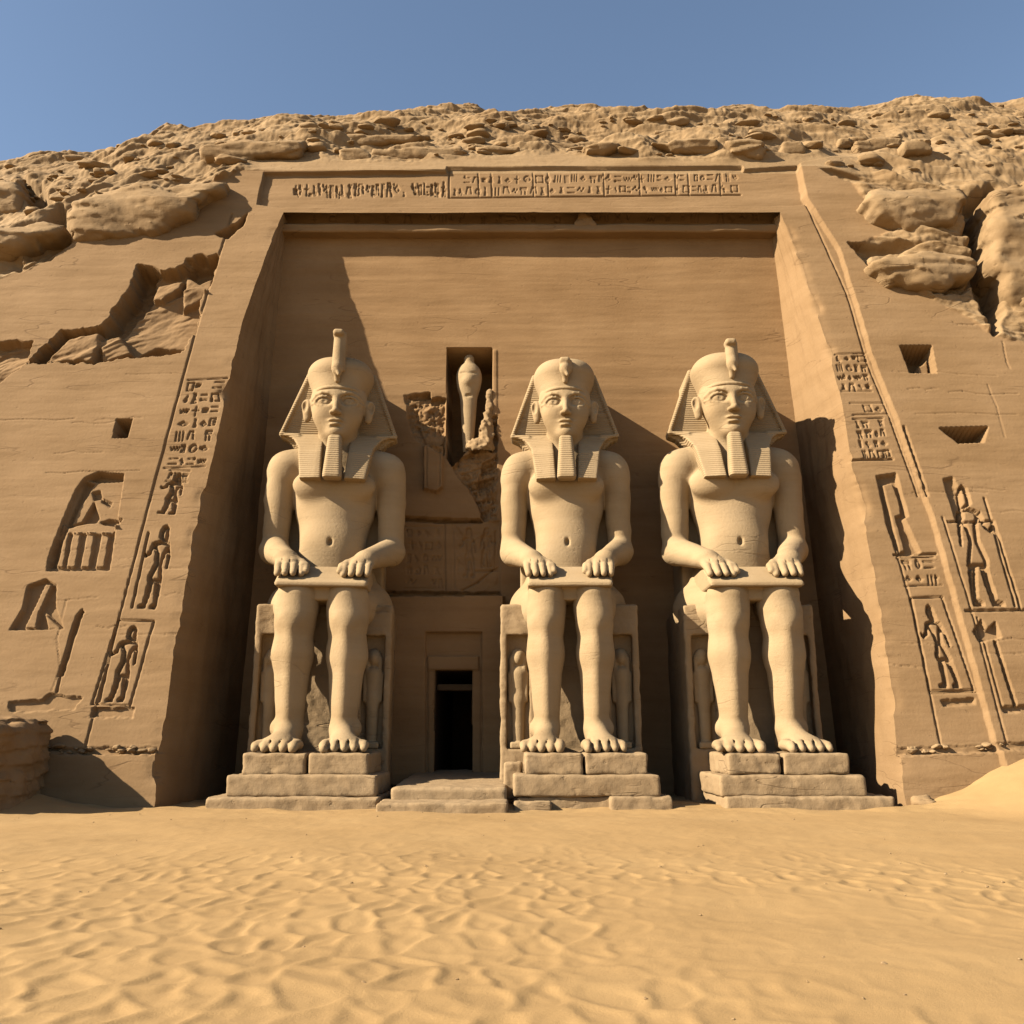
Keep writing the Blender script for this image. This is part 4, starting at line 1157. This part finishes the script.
BR = [
    ([(66, 214), (95, 190), (140, 181), (225, 178), (222, 188), (190, 214), (150, 238), (72, 241)], 1.5, 3.0, 'long overhanging rock with a pale flat top, upper left of the recess'),
    ([(-45, 178), (16, 177), (24, 196), (20, 214), (-45, 216)], 1.3, 2.0, 'dark blocky rock at the left edge of the photo under the skyline'),
    ([(-45, 222), (60, 218), (68, 226), (24, 246), (-45, 262)], .9, 2.5, 'low rock shelf at the left edge below the blocky dark rock'),
    ([(856, 200), (872, 189), (960, 187), (967, 197), (957, 226), (905, 231), (878, 218)], 1.5, 3.0, 'big rounded overhang at the upper right of the recess'),
    ([(868, 262), (884, 254), (940, 247), (966, 252), (980, 268), (976, 282), (930, 286), (892, 282)], 1.2, 2.5, 'flatter layered overhang just below the big rounded one on the right'),
    ([(990, 192), (1015, 182), (1100, 168), (1100, 335), (1014, 326), (1002, 296), (986, 250)], 2.2, 3.5, 'tall rounded rock mass at the right edge of the photo'),
    ([(920, 292), (942, 291), (948, 309), (930, 305)], .8, 1.5, 'small broken block wedged below the flat layered overhang'),
    ([(952, 286), (970, 284), (984, 328), (966, 322)], .8, 1.5, 'leaning pillar of rock beside the ravine on the right'),
    ([(198, 150), (232, 143), (308, 139), (300, 158), (240, 161), (206, 160)], 1.2, 2.0, 'long dark faced ledge on the hill above the left end of the frieze'),
    ([(322, 142), (345, 134), (398, 134), (425, 136), (410, 144), (345, 147)], .9, 1.8, 'flat rock ledge close under the skyline above the left hieroglyphs'),
    ([(338, 151), (360, 146), (375, 163), (340, 164)], .9, 1.5, 'short square block above the left half of the frieze'),
    ([(372, 151), (460, 146), (466, 158), (440, 162), (378, 163)], 1.0, 1.8, 'long ribbed slab touching the frieze rim left of the centre'),
    ([(476, 148), (520, 146), (522, 154), (480, 156)], .8, 1.5, 'small ledge to the right of the long ribbed slab'),
    ([(480, 124), (508, 123), (506, 131), (482, 131)], .7, 1.5, 'little dark block right under the skyline near the centre'),
    ([(552, 145), (578, 143), (578, 155), (550, 155)], .9, 1.5, 'squat boulder above the frieze over the middle colossus'),
    ([(584, 147), (620, 142), (622, 150), (600, 155), (584, 155)], .9, 1.5, 'flat topped boulder next to the squat one over the middle colossus'),
    ([(652, 145), (690, 139), (716, 142), (716, 153), (676, 154)], 1.1, 1.8, 'widest dark boulder above the right half of the frieze'),
    ([(724, 141), (752, 138), (768, 150), (762, 156), (730, 156)], 1.1, 1.6, 'rough boulder above the right end of the hieroglyph band'),
    ([(780, 142), (800, 140), (806, 155), (784, 155)], 1.0, 1.5, 'narrow upright boulder above the right corner of the frieze'),
    ([(836, 137), (856, 134), (852, 145), (838, 147)], .7, 1.4, 'small dark boulder left of the twin boulders on the right hill'),
    ([(852, 143), (880, 137), (900, 141), (902, 153), (858, 154)], 1.1, 1.7, 'left one of the twin boulders above the big rounded overhang'),
    ([(902, 142), (922, 138), (934, 153), (904, 154)], 1.0, 1.6, 'right steeper one of the twin boulders above the big rounded overhang'),
]
for k, (pts, fr_, bk, lb) in enumerate(BR):
    big_ = k < 6
    slab_rock('boulder', pts, fr_, bk, lb, 3000 + 17 * k, h=.13 if big_ else .09, rad=.6 if big_ else .3, amp=.30 if big_ else .2)
rr = np.random.RandomState(77)
protos = [rock_shape(ICO3, 900 + k) for k in range(6)]
pm = []
for k, v in enumerate(protos):
    me = None
    o = mesh_obj('loose_rock', v, ICO3[1], M_ROCK)
    pm.append(o.data); bpy.data.objects.remove(o)
for k in range(290):
    px = rr.uniform(0, 1024); top = np.interp(px, RPX, RPY)
    bot = np.interp(px, [0, 60, 230, 260, 800, 850, 1024], [235, 205, 170, 156, 156, 180, 165])
    py = top + 2 + (bot - top - 2) * rr.rand() ** 1.3
    p = on_cliff(px, py)
    s = .14 + .55 * rr.rand() ** 3
    o = bpy.data.objects.new('loose_rock', pm[k % 6]); link(o)
    o.location = (p[0], p[1] - .02, p[2] + .02)
    o.scale = (s * rr.uniform(1.1, 2.4), s * 1.1, s * rr.uniform(.4, .85)); o.rotation_euler = (0, 0, rr.uniform(-.5, .5))
    tag(o, 'small loose rock lying on the hill above the temple', 'rock', 'small rocks strewn over the hill')
# rubble on the foot ledges of both flanks
for k in range(46):
    left = k < 26
    px = rr.uniform(45, 156) if left else rr.uniform(902, 1000)
    py = (750 + rr.uniform(-3, 3)) if left else (750 - (px - 902) * .03 + rr.uniform(-3, 3))
    p = on_cliff(px, py); s = .07 + .17 * rr.rand() ** 1.8
    o = bpy.data.objects.new('rubble_stone', pm[(k * 5) % 6]); link(o)
    o.location = (p[0], p[1] - .08, p[2] + .02); o.scale = (s * rr.uniform(1, 2), s, s * .7); o.rotation_euler = (0, 0, rr.uniform(0, 6.28))
    if left: tag(o, 'small stone of the rubble line at the foot of the left wall', 'stone', 'rubble along the left wall foot')
    else: tag(o, 'small stone of the rubble line at the foot of the right wall', 'stone', 'rubble along the right wall foot')
Fo = Field(ax(-28.5, -20.5, .1), ax(38.2, 45.5, .14), ax(-1.2, 5.2, .1))
Fo.box((-28, 39.4, -1), (-22.0, 45.2, 3.9), .7); Fo.box((-28, 38.9, -1), (-21.7, 44, 1.6), .6, .4)
X_, Y_, Z_ = np.meshgrid(Fo.xs, Fo.ys, Fo.zs, indexing='ij')
zz = Z_ * 1.5 + .5 * noise3(X_ * .3, Y_ * .3, Z_ * .3, 705)
Fo.F += (.32 * noise3(X_ * .45, Y_ * .45, Z_ * .6, 701) + .12 * noise3(X_ * 1.6, Y_ * 1.6, Z_ * 2.4, 702) + .16 * (zz - np.floor(zz) - .5) + .05 * noise3(X_ * 5, Y_ * 5, Z_ * 6, 703)).astype(np.float32)
o = sdf_obj('rock_outcrop', Fo, M_CLIFF); tag(o, 'layered rock outcrop at the left edge throwing a pointed shadow on the wall', 'rock')
rock('boulder', (19.2, 44.0, .15), (.55, .5, .45), 77, 'small pale stone at the corner of the right pilaster, half sunk in sand', 'boulder', base=ICO3)

# ------------------------------------------------------------------ ground
def spaced(a, segs):
    out = [a]
    for end, h in segs:
        n = max(1, int(round(abs(end - out[-1]) / h))); out += list(np.linspace(out[-1], end, n + 1)[1:])
    return np.array(out)
gx = spaced(-900, [(-120, 60), (-45, 3), (-26, .35), (-13, .12), (13, .065), (26, .12), (45, .35), (120, 3), (900, 60)])
gy = spaced(-900, [(-40, 60), (0, 4), (8, .5), (24, .075), (47.5, .12), (60, .5), (250, 20), (900, 60)])
GX, GY = np.meshgrid(gx, gy)
def mounds(x, y):
    z = 2.25 * sstep(18.2, 25.5, x + .12 * (y - 44)) * sstep(35, 44, y)
    z = z + .9 * sstep(-18.5, -24.0, x) * sstep(36, 44, y)
    z = z + .10 * fbm2(x * .12, y * .16, 3, 601) + .12 * sstep(39, 45, y) * fbm2(x * .35, y * .5, 3, 607)
    return z
GZ = mounds(GX, GY)
wx = GX + .28 * fbm2(GX * .6, GY * .6, 2, 611); wy = GY + .28 * fbm2(GX * .6, GY * .6, 2, 617)
f1, f2, cid = worley2(wx * 1.35, wy * .90, 621, 1.0)
mk = sstep(-.35, .35, noise2(GX * .11, GY * .11, 631) + .5 - .05 * np.maximum(GX - 1, 0)) * sstep(31, 22, GY)
dimp = -.052 * sstep(-.04, .42, f2 - f1) * (.4 + .6 * cid)
f1c, f2c, cidc = worley2(wx * 1.7 + 5, wy * 1.2, 641, 1.0)
dimp2 = -.012 * sstep(0, .5, f2c - f1c)
GZ = GZ + (dimp + dimp2) * (.15 + .85 * mk) * sstep(60, 20, np.abs(GX)) + .012 * fbm2(GX * 1.2, GY * 1.5, 3, 651) * sstep(60, 30, np.abs(GX))
GZ -= .02
gr = mesh_obj('ground', np.stack([GX, GY, GZ], -1).reshape(-1, 3), grid_quads(len(gy), len(gx)), M_SAND); tag(gr, kind='structure')
# pebbles
for k in range(70):
    Yp_ = rr.uniform(12, 41); Xp_ = rr.uniform(-.55, .55) * Yp_
    if k < 3: Xp_, Yp_ = ((5.0, 12.6), (2.6, 11.7), (4.4, 12.4))[k]
    s = rr.uniform(.012, .032)
    o = bpy.data.objects.new('pebble', pm[k % 6]); link(o)
    jx = np.argmin(abs(gx - Xp_)); jy = np.argmin(abs(gy - Yp_))
    o.location = (Xp_, Yp_, GZ[jy, jx] + s * .4); o.scale = (s * 1.6, s, s)
    tag(o, 'tiny dark pebble lying on the sand', 'pebble', 'pebbles on the sand')
